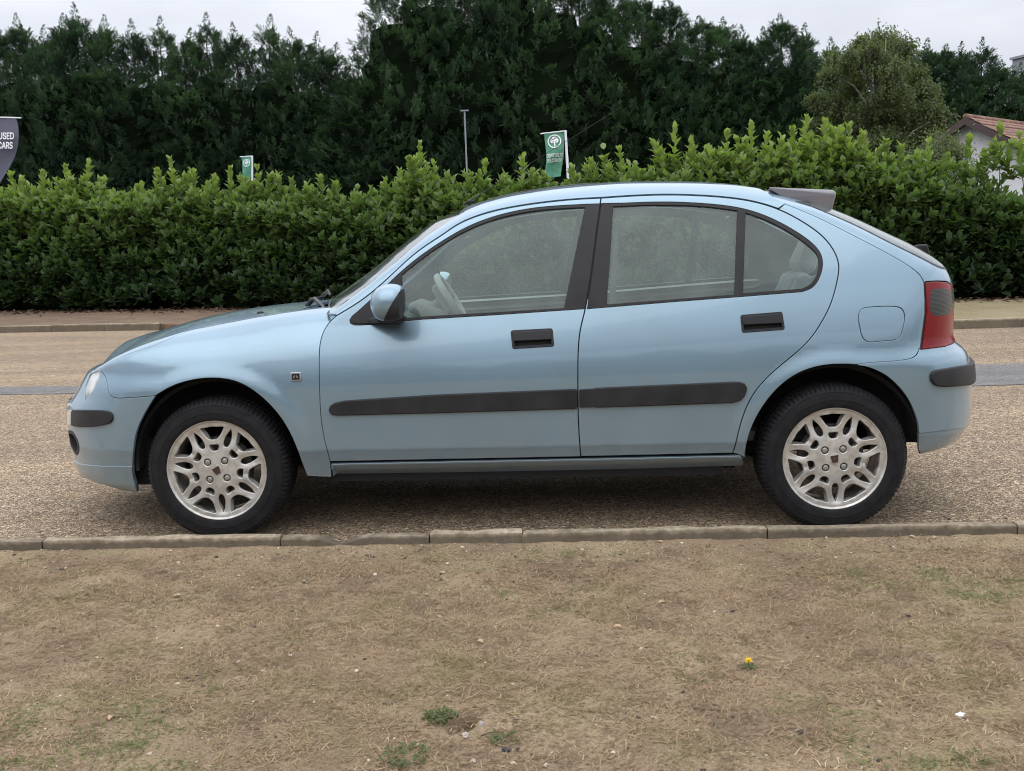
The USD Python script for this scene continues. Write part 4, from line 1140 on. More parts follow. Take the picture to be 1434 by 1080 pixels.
stone_mats = [kerb_mat(f'kerb_concrete_{i}', [(5 + i, 6, [(.3, (.24 * k, .195 * k, .14 * k)), (.7, (.40 * k, .335 * k, .25 * k))], 'mix', 1), (38, 5, [(.32, (.55, .54, .52)), (.62, (1.1, 1.09, 1.06))], 'multiply', .8), (2.3, 5, [(.45, (1, 1, 1)), (.70, (.60, .60, .56))], 'multiply', .8)], bump=(90, .7, .005)) for i, k in enumerate((1.0, .88, 1.12))]


def sheet_mesh(poly, z, cell=None):
    if cell:
        v, f = grid_cut(poly, cell)
    else:
        v, f = earcut(poly)
        ar = np.cross(v[f[:, 1]] - v[f[:, 0]], v[f[:, 2]] - v[f[:, 0]]); f[ar < 0] = f[ar < 0][:, ::-1]
    return np.c_[v, np.full(len(v), z)], f


YK = 3.7704
emit('/World', 'ground', sheet_mesh(sbox(-400, -400, 400, 400), -.03), soil, kind='structure')
far_edge = [(-80, 17.6), (-20, 17.1), (-8.9, 16.52), (-6.2, 16.25), (-3.5, 15.4), (0, 13.9), (2.0, 13.1), (3.4, 12.93), (5.9, 13.12), (12, 13.6), (80, 19)]
road_poly = Polygon([(-80, YK + .045), (80, YK + .045)] + far_edge[::-1])
emit('/World', 'road', sheet_mesh(road_poly, 0.0), road_mat, kind='structure')
# the band of newer tarmac across the road
tr = [on_z(np.array(p, float), 0)[:2] for p in ((-40, 543), (90, 541.2))] , [on_z(np.array(p, float), 0)[:2] for p in ((1370, 511), (1434, 509.3))], [on_z(np.array(p, float), 0)[:2] for p in ((1434, 539), (1370, 541))], [on_z(np.array(p, float), 0)[:2] for p in ((90, 552), (-40, 554))]
tl = tr[0] + tr[1]; bl = tr[2] + tr[3]
def ext(a, b, x): t = (x - a[0]) / (b[0] - a[0]); return (x, a[1] + t * (b[1] - a[1]))
patch_poly = Polygon([ext(tl[0], tl[1], -9)] + [tuple(p) for p in tl] + [ext(tl[2], tl[3], 9)] + [ext(bl[1], bl[0], 9)] + [tuple(p) for p in bl] + [ext(bl[2], bl[3], -9)])
emit('/World', 'road_patch', sheet_mesh(patch_poly.buffer(0), .004), patch_mat, kind='structure')

# near lawn: real relief, with the hole
rl = np.random.default_rng(3)
hole_c = on_z(np.array([650.0, 1012.0]), ZG)[:2]
hole_d = on_z(np.array([665.0, 1003.0]), ZG)[:2] - hole_c; hole_ang = math.atan2(*(on_z(np.array([672., 1000.]), ZG)[:2] - on_z(np.array([640., 1040.]), ZG)[:2])[::-1])


def lawn_z(x, y):
    p = np.stack([x, y, 0 * x], -1)
    z = ZG + (meshkit.fbm(p * 1.6, 4, 5) - .5) * .030 + (meshkit.fbm(p * 14, 4, 9) - .5) * .012 + (meshkit.fbm(p * 55, 3, 2) - .5) * .006
    near = smoothstep(YK - .16, YK - .01, y)
    z = z * (1 - near) + near * (ZG + .004 + (meshkit.fbm(p * 20, 4, 4) - .5) * .014)
    dx, dy = x - hole_c[0], y - hole_c[1]
    c, s = math.cos(hole_ang), math.sin(hole_ang)
    a, b = dx * c + dy * s, -dx * s + dy * c
    r = np.hypot(a / .074, b / .034) + (meshkit.fbm(p * 40, 3, 8) - .5) * .5
    return z - .105 * (1 - smoothstep(.45, 1.05, r))


gx = np.r_[np.arange(-40, -3.6, .7), np.arange(-3.6, 3.6, .0115), np.arange(3.6, 40.5, .7)]
gy = np.r_[np.arange(-40, .8, .7), np.arange(.8, 1.6, .05), np.linspace(1.6, YK + .002, 190)]
X, Y = np.meshgrid(gx, gy, indexing='ij')
Z = lawn_z(X, Y)
ni, nj = X.shape
i, j = np.meshgrid(np.arange(ni - 1), np.arange(nj - 1), indexing='ij')
q = np.stack([i * nj + j, (i + 1) * nj + j, (i + 1) * nj + j + 1, i * nj + j + 1], -1).reshape(-1, 4)
lawn_mat = M('lawn_soil', {
    'g': ('geometry', {}), 'n': ('noise_texture', {'scale': 2.1, 'detail': 6.0, 'roughness': .62}), 'r': ('rgb_ramp', {'ramp': [(.30, (.205, .148, .097)), (.50, (.265, .196, .124)), (.70, (.315, .242, .152))]}),
    'n1': ('noise_texture', {'scale': 3.4, 'detail': 5.0, 'roughness': .6}), 'gr': ('map_range', {'from_min': .56, 'from_max': .72, 'to_min': 0, 'to_max': .55, 'clamp': True}), 'gc': ('color', {'value': (.27, .25, .12)}), 'mg': ('mix', {}),
    'n2': ('noise_texture', {'scale': 120.0, 'detail': 5.0, 'roughness': .7}), 'r2': ('rgb_ramp', {'ramp': [(.32, (.55, .54, .53)), (.5, (.95, .95, .95)), (.68, (1.35, 1.33, 1.28))]}), 'm': ('mix', {'mix_type': 'multiply', 'fac': .9}),
    'hs': ('separate_xyz', {}), 'hm': ('map_range', {'from_min': .005, 'from_max': .040, 'to_min': .75, 'to_max': 0.0, 'clamp': True}), 'hc': ('color', {'value': (.06, .042, .028)}), 'hx': ('mix', {}),  # low ground goes dark: shade painted into the colour of the hole
    'b': ('bump', {'strength': 1.0, 'distance': .006}), 'p': ('principled_bsdf', {'roughness': .95, 'specular_ior_level': .15})},
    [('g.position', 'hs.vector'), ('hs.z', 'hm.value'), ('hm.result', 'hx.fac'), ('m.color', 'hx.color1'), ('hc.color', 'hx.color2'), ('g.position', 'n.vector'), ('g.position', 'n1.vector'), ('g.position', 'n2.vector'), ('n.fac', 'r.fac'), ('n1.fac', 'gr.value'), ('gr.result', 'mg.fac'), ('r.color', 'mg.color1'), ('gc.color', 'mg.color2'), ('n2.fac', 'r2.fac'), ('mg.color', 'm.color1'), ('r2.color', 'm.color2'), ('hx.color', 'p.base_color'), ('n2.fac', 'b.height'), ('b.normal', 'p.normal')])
emit('/World', 'lawn', trimesh.Trimesh(np.stack([X, Y, Z], -1).reshape(-1, 3), np.vstack([q[:, [0, 1, 2]], q[:, [0, 2, 3]]]), process=False), lawn_mat, smooth=True, kind='structure')

# kerbs: one child per stone
kerb = thing('kerb', kind='structure')


def stone(parent, a, b, wd, ztop, zbot, mat, seed, seg=14, chip=None, r=.006):
    """A worn concrete kerb stone from a to b (its front line), wd deep."""
    a, b = np.array(a, float), np.array(b, float)
    d = b - a; L = np.linalg.norm(d); d /= L; nrm_ = np.array([-d[1], d[0]])
    t = np.linspace(0, L, seg)
    sec = [(0, zbot), (0, ztop - r), (r * .3, ztop - r * .3), (r, ztop), (wd - r, ztop), (wd - r * .3, ztop - r * .3), (wd, ztop - r), (wd, zbot)]
    rows = []
    for k, tt in enumerate(t):
        e_ = min(tt, L - tt)
        for (o, z) in sec:
            p = a + d * tt + nrm_ * o
            nz_ = meshkit.noise(np.array([p[0] * 9, p[1] * 9 + o * 40, z * 30]), seed) - .5
            zz = z + (nz_ * .008 if z > zbot + .02 else 0)
            if e_ < .004 and z > zbot + .02: zz -= .002
            if chip is not None and z > ztop - .02:
                zz -= chip[1] * math.exp(-((tt - chip[0] * L) / .05) ** 2)
            q_ = p + nrm_ * nz_ * .006
            rows.append((q_[0], q_[1], zz))
    V = np.array(rows); m_ = len(sec); Fq = []
    for k in range(seg - 1):
        for s_ in range(m_ - 1):
            Fq.append([k * m_ + s_, k * m_ + s_ + 1, (k + 1) * m_ + s_ + 1, (k + 1) * m_ + s_])
    Fq = np.array(Fq)
    cap = [[0, c + 1, c] for c in range(1, m_ - 1)] + [[(seg - 1) * m_, (seg - 1) * m_ + c, (seg - 1) * m_ + c + 1] for c in range(1, m_ - 1)]
    f = np.vstack([Fq[:, [0, 1, 2]], Fq[:, [0, 2, 3]], cap])
    m = trimesh.Trimesh(V, f, process=False); m.fix_normals()
    return emit(parent, 'kerb_stone', m, mat, smooth=35)


joint_px = [(-262, 762), (58, 757), (393, 750), (480, 748), (602, 745.5), (732, 743), (1075, 740), (1430, 737)]
jx = [float(on_z(np.array(p, float), .1087)[0]) for p in joint_px]
jx = [jx[0] - .92 * k for k in (4, 3, 2, 1)] + jx + [jx[-1] + .92 * k for k in (1, 2, 3, 4)]
for k in range(len(jx) - 1):
    h = .1087 + rl.normal(0, .0025); off = rl.normal(0, .0025); off2 = rl.normal(0, .0025)
    small = jx[k + 1] - jx[k] < .5
    a, b = (jx[k] + .0025, YK + off), (jx[k + 1] - .0025, YK + off2)
    if 4 <= k and small and k < 8: h -= .012; 
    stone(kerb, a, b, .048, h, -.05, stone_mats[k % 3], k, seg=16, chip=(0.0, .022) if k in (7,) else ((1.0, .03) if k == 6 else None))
kerb2 = thing('kerb', kind='structure')
def run(pts, n):
    pts = np.array(pts, float); L = np.r_[0, np.cumsum(np.linalg.norm(np.diff(pts, axis=0), axis=1))]
    k = int(L[-1] / .918)
    for i in range(k):
        a, b = [np.array([np.interp(t, L, pts[:, 0]), np.interp(t, L, pts[:, 1])]) for t in (i * .918 + .003, i * .918 + .915)]
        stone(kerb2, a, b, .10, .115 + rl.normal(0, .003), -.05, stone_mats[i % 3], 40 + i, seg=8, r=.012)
run([(-6.2, 16.25), (-8.9, 16.52), (-20, 17.1)][::-1], 0)
run([(2.2, 13.05), (3.4, 12.93), (5.9, 13.12), (12, 13.6)], 0)
# verges between the far kerb and the hedge
vz = .085
left_v = Polygon([(-80, 17.7), (-20, 17.2), (-8.9, 16.60), (-6.2, 16.33), (-6.1, 16.22), (-3.5, 15.38), (0, 13.88), (2.0, 13.08), (1.0, 40), (-80, 60)])
right_v = Polygon([(2.0, 13.1), (3.4, 13.01), (5.9, 13.22), (12, 13.7), (80, 19.1), (80, 60), (1.0, 40)])
def rough_sheet(poly, z, amp, cell, seed):
    v, f = sheet_mesh(poly, z, cell)
    v[:, 2] += (meshkit.fbm(v * [1.1, 1.1, 0], 4, seed) - .5) * amp
    ed = boundary(f); k = len(v); lo = v.copy(); lo[:, 2] = -.06
    f = np.vstack([f, np.c_[ed[:, 0], ed[:, 1] + k, ed[:, 1]], np.c_[ed[:, 0], ed[:, 0] + k, ed[:, 1] + k]])
    return trimesh.Trimesh(np.vstack([v, lo]), f, process=False)
emit('/World', 'verge', rough_sheet(left_v.intersection(sbox(-30, 10, 30, 26)), vz, .06, .25, 3), verge_soil, smooth=40, kind='structure')
emit('/World', 'verge', rough_sheet(right_v.intersection(sbox(-30, 10, 30, 17.5)), vz, .05, .25, 4), verge_grass, smooth=40, kind='structure')
emit('/World', 'verge', rough_sheet(right_v.intersection(sbox(-30, 17.5, 30, 26)), vz, .06, .25, 5), verge_soil, smooth=40, kind='structure')
emit('/World', 'car_park', sheet_mesh(sbox(-80, 26.0, 80, 120), .02), noise_mat('car_park_tarmac', [(2, 4, [(.3, (.05, .05, .052)), (.7, (.075, .075, .078))], 'mix', 1)]), kind='structure')


# ------------------------------------------------------------------ dry grass, litter
def blades(n, spread, lmin, lmax, w, tilt, seed):
    r_ = np.random.default_rng(seed)
    b = np.c_[r_.normal(0, spread, (n, 2)), np.zeros(n)]
    az = r_.uniform(0, 2 * np.pi, n); el = np.abs(r_.normal(0, tilt, n)) + .04
    L = r_.uniform(lmin, lmax, n); ww = w * r_.uniform(.6, 1.3, n)
    d = np.c_[np.cos(az) * np.cos(el), np.sin(az) * np.cos(el), np.sin(el)]
    sd = np.c_[-np.sin(az), np.cos(az), np.zeros(n)] * ww[:, None]
    az2 = az + r_.normal(0, .5, n)
    d2 = np.c_[np.cos(az2) * np.cos(el * .4), np.sin(az2) * np.cos(el * .4), np.sin(el * .3)]
    m_ = b + d * L[:, None] * .55; t_ = m_ + d2 * L[:, None] * .45
    V = np.stack([b - sd * .5, b + sd * .5, m_ - sd * .45, m_ + sd * .45, t_], 1).reshape(-1, 3)
    k = np.arange(n)[:, None] * 5
    return V, np.vstack([k + [0, 1, 3], k + [0, 3, 2], k + [2, 3, 4]])


def grass_mat(name, ramp):
    return M(name, {'g': ('geometry', {}), 'r': ('rgb_ramp', {'ramp': ramp}), 'o': ('object_info', {}), 'a': ('math', {'math_type': 'add'}), 'h': ('math', {'math_type': 'multiply', 'value2': .5}),
                    'd': ('diffuse_bsdf', {}), 't': ('translucent_bsdf', {}), 'm': ('mix_closure', {'fac': .25})},
             [('g.random_per_island', 'a.value1'), ('o.random', 'a.value2'), ('a.value', 'h.value1'), ('h.value', 'r.fac'), ('r.color', 'd.color'), ('r.color', 't.color'), ('d.BSDF', 'm.closure1'), ('t.BSDF', 'm.closure2')], surface='m.closure')


straw = M('dry_grass', {
    'g': ('geometry', {}), 'o': ('object_info', {}), 'a': ('math', {'math_type': 'multiply', 'value2': .6}), 'b2': ('math', {'math_type': 'multiply_add', 'value2': .4}), 'r': ('rgb_ramp', {'ramp': [(.05, (.20, .145, .095)), (.3, (.37, .27, .172)), (.55, (.52, .388, .24)), (.8, (.64, .51, .335)), (1, (.78, .69, .50))]}),
    'n1': ('noise_texture', {'scale': 2.6, 'detail': 6.0, 'roughness': .62}), 'f1': ('map_range', {'from_min': .50, 'from_max': .70, 'to_min': .0, 'to_max': .62, 'clamp': True}), 'c1': ('rgb_ramp', {'ramp': [(.1, (.16, .165, .06)), (.6, (.27, .265, .11)), (1, (.40, .37, .18))]}), 'm1': ('mix', {}),
    'n2': ('noise_texture', {'scale': 4.3, 'detail': 6.0, 'roughness': .65}), 'f2': ('map_range', {'from_min': .48, 'from_max': .68, 'to_min': .0, 'to_max': .75, 'clamp': True}), 'c2': ('rgb_ramp', {'ramp': [(.1, (.18, .13, .092)), (.6, (.315, .236, .160)), (1, (.46, .37, .27))]}), 'm2': ('mix', {}), 'off': ('vector_math', {'math_type': 'add', 'vector2': (13.0, 5.0, 2.0)}),
    'd': ('diffuse_bsdf', {}), 't': ('translucent_bsdf', {}), 'm': ('mix_closure', {'fac': .2})},
    [('g.random_per_island', 'a.value1'), ('o.random', 'b2.value1'), ('a.value', 'b2.value3'), ('b2.value', 'r.fac'), ('b2.value', 'c1.fac'), ('b2.value', 'c2.fac'), ('g.position', 'n1.vector'), ('n1.fac', 'f1.value'), ('f1.result', 'm1.fac'), ('r.color', 'm1.color1'), ('c1.color', 'm1.color2'),
     ('g.position', 'off.vector1'), ('off.vector', 'n2.vector'), ('n2.fac', 'f2.value'), ('f2.result', 'm2.fac'), ('m1.color', 'm2.color1'), ('c2.color', 'm2.color2'), ('m2.color', 'd.color'), ('m2.color', 't.color'), ('d.BSDF', 'm.closure1'), ('t.BSDF', 'm.closure2')], surface='m.closure')
pale_straw = grass_mat('pale_straw', [(.2, (.34, .25, .15)), (.5, (.62, .50, .32)), (.85, (.82, .73, .53))])
green_blade = grass_mat('green_blade', [(.2, (.12, .145, .055)), (.5, (.20, .22, .085)), (.8, (.36, .33, .16))])
UsdGeom.Scope.Define(stage, '/World/lawn_grass_kinds') if False else None


def instancer(name, protos, pos, idx, yaw, scale, label=None, cat_=None, kind='stuff', tilt=None):
    pi = UsdGeom.PointInstancer.Define(stage, '/World/' + name)
    for k, (m, mt) in enumerate(protos):
        usdkit.mesh(stage, f'/World/{name}/kind_{k}', m, mt)
    pi.CreatePrototypesRel().SetTargets([Sdf.Path(f'/World/{name}/kind_{k}') for k in range(len(protos))])
    pi.CreatePositionsAttr(Vt.Vec3fArray.FromNumpy(np.asarray(pos, np.float32)))
    pi.CreateProtoIndicesAttr(Vt.IntArray.FromNumpy(np.asarray(idx, np.int32)))
    q_ = np.zeros((len(pos), 4), np.float32); q_[:, 0] = np.cos(yaw / 2); q_[:, 3] = np.sin(yaw / 2)
    pi.CreateOrientationsAttr([Gf.Quath(float(a[0]), 0.0, 0.0, float(a[3])) for a in q_])
    pi.CreateScalesAttr(Vt.Vec3fArray.FromNumpy(np.repeat(np.asarray(scale, np.float32)[:, None], 3, 1)))
    tag(pi, label, cat_, None, kind)
    return pi


rg_ = np.random.default_rng(21)
n = 17000
gp = np.c_[rg_.uniform(-3.0, 3.0, n), 1.75 + (YK - 1.78) * rg_.uniform(0, 1, n) ** .9]
dens = meshkit.fbm(np.c_[gp * 2.4, 0 * gp[:, :1]], 4, 31)
bare = smoothstep(YK - .30, YK - .08, gp[:, 1]) * .75
keep = rg_.uniform(0, 1, n) < np.clip(.55 + 1.2 * (dens - .42), .3, 1) * (1 - bare)
hd_ = np.hypot(gp[:, 0] - hole_c[0], gp[:, 1] - hole_c[1]) > .072
gp = gp[keep & hd_]
gn = meshkit.fbm(np.c_[gp * 3.0, 0 * gp[:, :1]], 4, 77)
band = np.exp(-((gp[:, 1] - 3.42) / .22) ** 2) * .03
for gpx in ((420, 815), (640, 800), (600, 812), (865, 793), (1010, 808), (1110, 812), (1150, 825), (150, 822), (100, 815), (705, 790), (620, 905), (1370, 830), (850, 820), (240, 900), (60, 880), (700, 1045), (560, 1065), (1230, 1040)):
    gc_ = on_z(np.array(gpx, float), ZG)[:2]; band = band + .085 * np.exp(-((gp[:, 0] - gc_[0]) / .15) ** 2 - ((gp[:, 1] - gc_[1]) / .075) ** 2)
is_green = (gn + band + rg_.normal(0, .05, len(gp))) > .69
protos = [(blades(40, .030, .010, .028, .0020, .34, s), straw) for s in (1, 2, 3)] + [(blades(14, .034, .016, .034, .0017, .22, 4), pale_straw)] + [(blades(36, .022, .008, .020, .0019, .45, s), green_blade) for s in (5, 6)]
idx = np.where(is_green, 4 + rg_.integers(0, 2, len(gp)), rg_.choice([0, 1, 2, 3], len(gp), p=[.3, .3, .3, .1]))
instancer('grass', protos, np.c_[gp, lawn_z(gp[:, 0], gp[:, 1]) - .001], idx, rg_.uniform(0, 6.28, len(gp)), rg_.uniform(.7, 1.35, len(gp)), label='short parched straw and green grass blades covering the foreground lawn', cat_='grass')

# small stones and chips lying on the lawn and along the gutter
def pebble(seed):
    r_ = np.random.default_rng(seed); p = r_.normal(size=(14, 3)); p /= np.linalg.norm(p, axis=1, keepdims=True)
    return trimesh.convex.convex_hull(p * r_.uniform(.75, 1.1, (14, 1)) * [1, .75, .5])
chip_ramps = M('loose_chips', {'o': ('object_info', {}), 'r': ('rgb_ramp', {'ramp': [(0, (.025, .02, .017)), (.4, (.12, .09, .065)), (.7, (.34, .27, .19)), (1, (.58, .51, .41))]}), 'p': ('principled_bsdf', {'roughness': .85})}, [('o.random', 'r.fac'), ('r.color', 'p.base_color')])
n = 2600
a = np.c_[rg_.uniform(-3.2, 3.2, n), YK + .06 + np.abs(rg_.normal(0, .22, n))]
b = np.c_[rg_.uniform(-3.2, 3.2, 900), YK - .01 - np.abs(rg_.normal(0, .12, 900))]
c = np.c_[rg_.uniform(-2.6, 2.6, 2600), rg_.uniform(1.9, YK - .1, 2600)]
xy = np.vstack([a, b, c]); zz = np.where(xy[:, 1] > YK, 0.0, lawn_z(xy[:, 0], xy[:, 1]))
sc = np.where(rg_.uniform(0, 1, len(xy)) < .07, rg_.uniform(.006, .010, len(xy)), rg_.uniform(.002, .0048, len(xy)))
instancer('loose_stones', [(pebble(s), chip_ramps) for s in range(5)], np.c_[xy, zz + sc * .3], rg_.integers(0, 5, len(xy)), rg_.uniform(0, 6.28, len(xy)), sc, label='loose small stones scattered along the gutter and over the lawn', cat_='stones')
# ------------------------------------------------------------------ leaves, hedge, trees
def leaves(base, dirn, nor, length, width, fold=.18, oblong=True):
    """Many folded leaves as arrays: base point, direction, upper side, length, width."""
    n_ = len(base); L = np.broadcast_to(length, (n_,))[:, None]; W = np.broadcast_to(width, (n_,))[:, None]
    d = dirn / np.linalg.norm(dirn, axis=1, keepdims=True)
    s = np.cross(d, nor); s /= np.linalg.norm(s, axis=1, keepdims=True) + 1e-9
    u = np.cross(s, d)
    if oblong:
        P = [base, base + d * L * .30 + s * W * .44 + u * W * fold, base + d * L * .30, base + d * L * .30 - s * W * .44 + u * W * fold,
             base + d * L * .70 + s * W * .46 + u * W * (fold - .08), base + d * L * .70 - u * L * .03, base + d * L * .70 - s * W * .46 + u * W * (fold - .08), base + d * L - u * L * .10]
        T = [[0, 2, 1], [0, 3, 2], [1, 2, 5], [1, 5, 4], [2, 3, 6], [2, 6, 5], [4, 5, 7], [5, 6, 7]]
    else:
        P = [base, base + d * L * .5 + s * W * .5, base + d * L * .5 - s * W * .5, base + d * L]
        T = [[0, 2, 1], [1, 2, 3]]
    V = np.stack(P, 1).reshape(-1, 3); k = np.arange(n_)[:, None] * len(P)
    return V, np.vstack([k + t for t in T])


def leaf_mat(name, ramp, rough=.35, trans=.3, spec=.5, tint=(.9, 1.15, .35), hi=None, vary=None):
    nodes = {'g': ('geometry', {}), 'r': ('rgb_ramp', {'ramp': ramp}), 'p': ('principled_bsdf', {'roughness': rough, 'specular_ior_level': spec}), 'tm': ('mix', {'mix_type': 'multiply', 'fac': 1.0}), 'tc': ('color', {'value': tint}),
             't': ('translucent_bsdf', {}), 'm': ('mix_closure', {'fac': trans})}
    links = [('r.color', 'p.base_color'), ('r.color', 'tm.color1'), ('tc.color', 'tm.color2'), ('tm.color', 't.color'), ('p.BSDF', 'm.closure1'), ('t.BSDF', 'm.closure2')]
    if hi:      # younger growth higher up
        nodes.update({'s': ('separate_xyz', {}), 'mr': ('map_range', {'from_min': hi[0], 'from_max': hi[1], 'to_min': 0.0, 'to_max': .62, 'clamp': True}), 'h': ('math', {'math_type': 'multiply_add', 'value2': .38})})
        links += [('g.position', 's.vector'), ('s.z', 'mr.value'), ('g.random_per_island', 'h.value1'), ('mr.result', 'h.value3'), ('h.value', 'r.fac')]
    else:
        links.append(('g.random_per_island', 'r.fac'))
    if vary:    # whole boughs of older and younger growth
        nodes.update({'vn': ('noise_texture', {'scale': vary[0], 'detail': 3.0, 'roughness': .55}), 'vr': ('rgb_ramp', {'ramp': [(.34, (vary[1],) * 3), (.66, (vary[2], vary[2], vary[2] * .9))]}), 'vm': ('mix', {'mix_type': 'multiply', 'fac': 1.0})})
        links = [(('vm.color' if a == 'r.color' else a), b) for a, b in links] + [('g.position', 'vn.vector'), ('vn.fac', 'vr.fac'), ('r.color', 'vm.color1'), ('vr.color', 'vm.color2')]
    return M(name, nodes, links, surface='m.closure')


rp = np.random.default_rng(11)
HA, HB = np.array([-17.0, 23.12]), np.array([13.0, 16.76])
hdv = (HB - HA) / np.linalg.norm(HB - HA); hn = np.array([hdv[1], -hdv[0]])       # towards the camera
HLEN = float(np.linalg.norm(HB - HA))
# the height of the hedge along its length, read from its outline
_hx = np.array([-40, 60, 200, 330, 460, 560, 600, 700, 830, 950, 1050, 1140, 1240, 1330, 1434, 1500], float)
_hy = np.array([262, 258, 262, 262, 275, 262, 246, 262, 246, 224, 210, 204, 214, 240, 266, 272], float) + 5


def hedge_pt(s): return HA + hdv * s


_s = np.linspace(0, HLEN, 200)
_pt = HA + _s[:, None] * hdv
_px = project(np.c_[_pt, np.full(200, 2.8)])
_dep = (np.c_[_pt, np.full(200, 2.8)] - CAM) @ FWD
_yt = np.interp(_px[:, 0], _hx, _hy)
_top = []
for (x, y), pxx, yt in zip(_pt, _px[:, 0], _yt):
    zz_ = np.linspace(1.2, 4.2, 80); py_ = project(np.c_[np.full(80, x), np.full(80, y), zz_])[:, 1]
    _top.append(np.interp(-yt, -py_, zz_))
_top = np.array(_top)
def hedge_top(s): return np.interp(s, _s, _top)


laurel = leaf_mat('laurel_leaf', [(0, (.027, .049, .019)), (.2, (.056, .093, .031)), (.45, (.108, .156, .048)), (.7, (.21, .26, .070)), (1.0, (.42, .44, .115))], rough=.34, trans=.30, hi=(.75, 2.85))
bark_dark = noise_mat('twig_bark', [(30, 4, [(.3, (.03, .022, .015)), (.7, (.06, .045, .03))], 'mix', 1)])
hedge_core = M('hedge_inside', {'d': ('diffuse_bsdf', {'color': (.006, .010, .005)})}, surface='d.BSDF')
hedge = thing('hedge', (0, 0, 0), label='long bushy laurel hedge with pale new shoots across the road', cat='hedge')
# dark core added to block light, inner shade put into its colour
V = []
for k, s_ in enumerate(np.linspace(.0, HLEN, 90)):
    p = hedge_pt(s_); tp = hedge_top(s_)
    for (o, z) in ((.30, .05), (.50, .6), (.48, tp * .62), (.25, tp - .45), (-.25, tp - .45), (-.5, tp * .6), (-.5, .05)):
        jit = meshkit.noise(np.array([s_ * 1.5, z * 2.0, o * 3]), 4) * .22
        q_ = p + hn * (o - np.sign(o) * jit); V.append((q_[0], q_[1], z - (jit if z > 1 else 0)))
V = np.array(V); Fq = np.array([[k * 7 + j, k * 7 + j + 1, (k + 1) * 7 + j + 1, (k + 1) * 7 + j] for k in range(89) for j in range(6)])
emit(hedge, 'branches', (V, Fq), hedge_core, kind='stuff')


def shoot(root, up, length, nl, r_, spread=.85, ll=.15, wid=.052):
    """A leafy shoot: base, direction, length."""
    up = up / np.linalg.norm(up)
    a = np.cross(up, [.3, .2, .9]); a /= np.linalg.norm(a); b = np.cross(up, a)
    t = np.sort(r_.uniform(.05, 1, nl)) * length
    ang = np.arange(nl) * 2.4 + r_.uniform(0, 6)
    rad = np.cos(ang)[:, None] * a + np.sin(ang)[:, None] * b
    el = np.clip(spread * (1.15 - .85 * t / length), .1, 1.2)[:, None] + r_.normal(0, .12, (nl, 1))
    d = up * np.cos(el) + rad * np.sin(el)
    nor = up * np.sin(el) - rad * np.cos(el)
    return root + up * t[:, None], d, nor, ll * r_.uniform(.65, 1.1, nl) * (1 - .35 * (t / length) ** 3), wid * r_.uniform(.75, 1.15, nl)


def leafset(parts_):
    return [np.concatenate(z) for z in zip(*parts_)]


bulk = []
# the face, thick with leaves: shoots that lean out and up
ns = int(HLEN * 200)
for _ in range(ns):
    s_ = rp.uniform(0, HLEN); tp = hedge_top(s_)
    z = .08 + (tp - .55) * rp.uniform(0, 1) ** .95
    bul = .10 * math.sin(s_ * 1.7) + .14 * (meshkit.noise(np.array([s_ * 1.1, z * 1.3, 0]), 2) - .5) * 2
    bul += .16 * (meshkit.noise(np.array([s_ * 2.6, z * 2.2, 5]), 6) - .5)
    o = .48 + bul - .38 * smoothstep(.72, 1.02, z / tp) - .16 * (1 - smoothstep(0, .25, z)) - rp.uniform(0, 1) ** 1.6 * .36
    p = hedge_pt(s_) + hn * o
    up = np.array([*(hn * rp.uniform(.2, .85) + hdv * rp.normal(0, .38)), rp.uniform(.6, 1.3)])
    bulk.append(shoot(np.array([p[0], p[1], z]), up, rp.uniform(.20, .42), rp.integers(8, 13), rp, ll=.25, wid=.098))
# the top and the back
for _ in range(int(HLEN * 40)):
    s_ = rp.uniform(0, HLEN); tp = hedge_top(s_)
    p = hedge_pt(s_) + hn * rp.uniform(-.55, .35)
    up = np.array([rp.normal(0, .25), rp.normal(0, .25), 1.0])
    bulk.append(shoot(np.array([p[0], p[1], tp - rp.uniform(.42, .80)]), up, rp.uniform(.30, .60), rp.integers(10, 17), rp, ll=.24, wid=.094))
emit(hedge, 'foliage', leaves(*leafset(bulk)), laurel, kind='stuff')
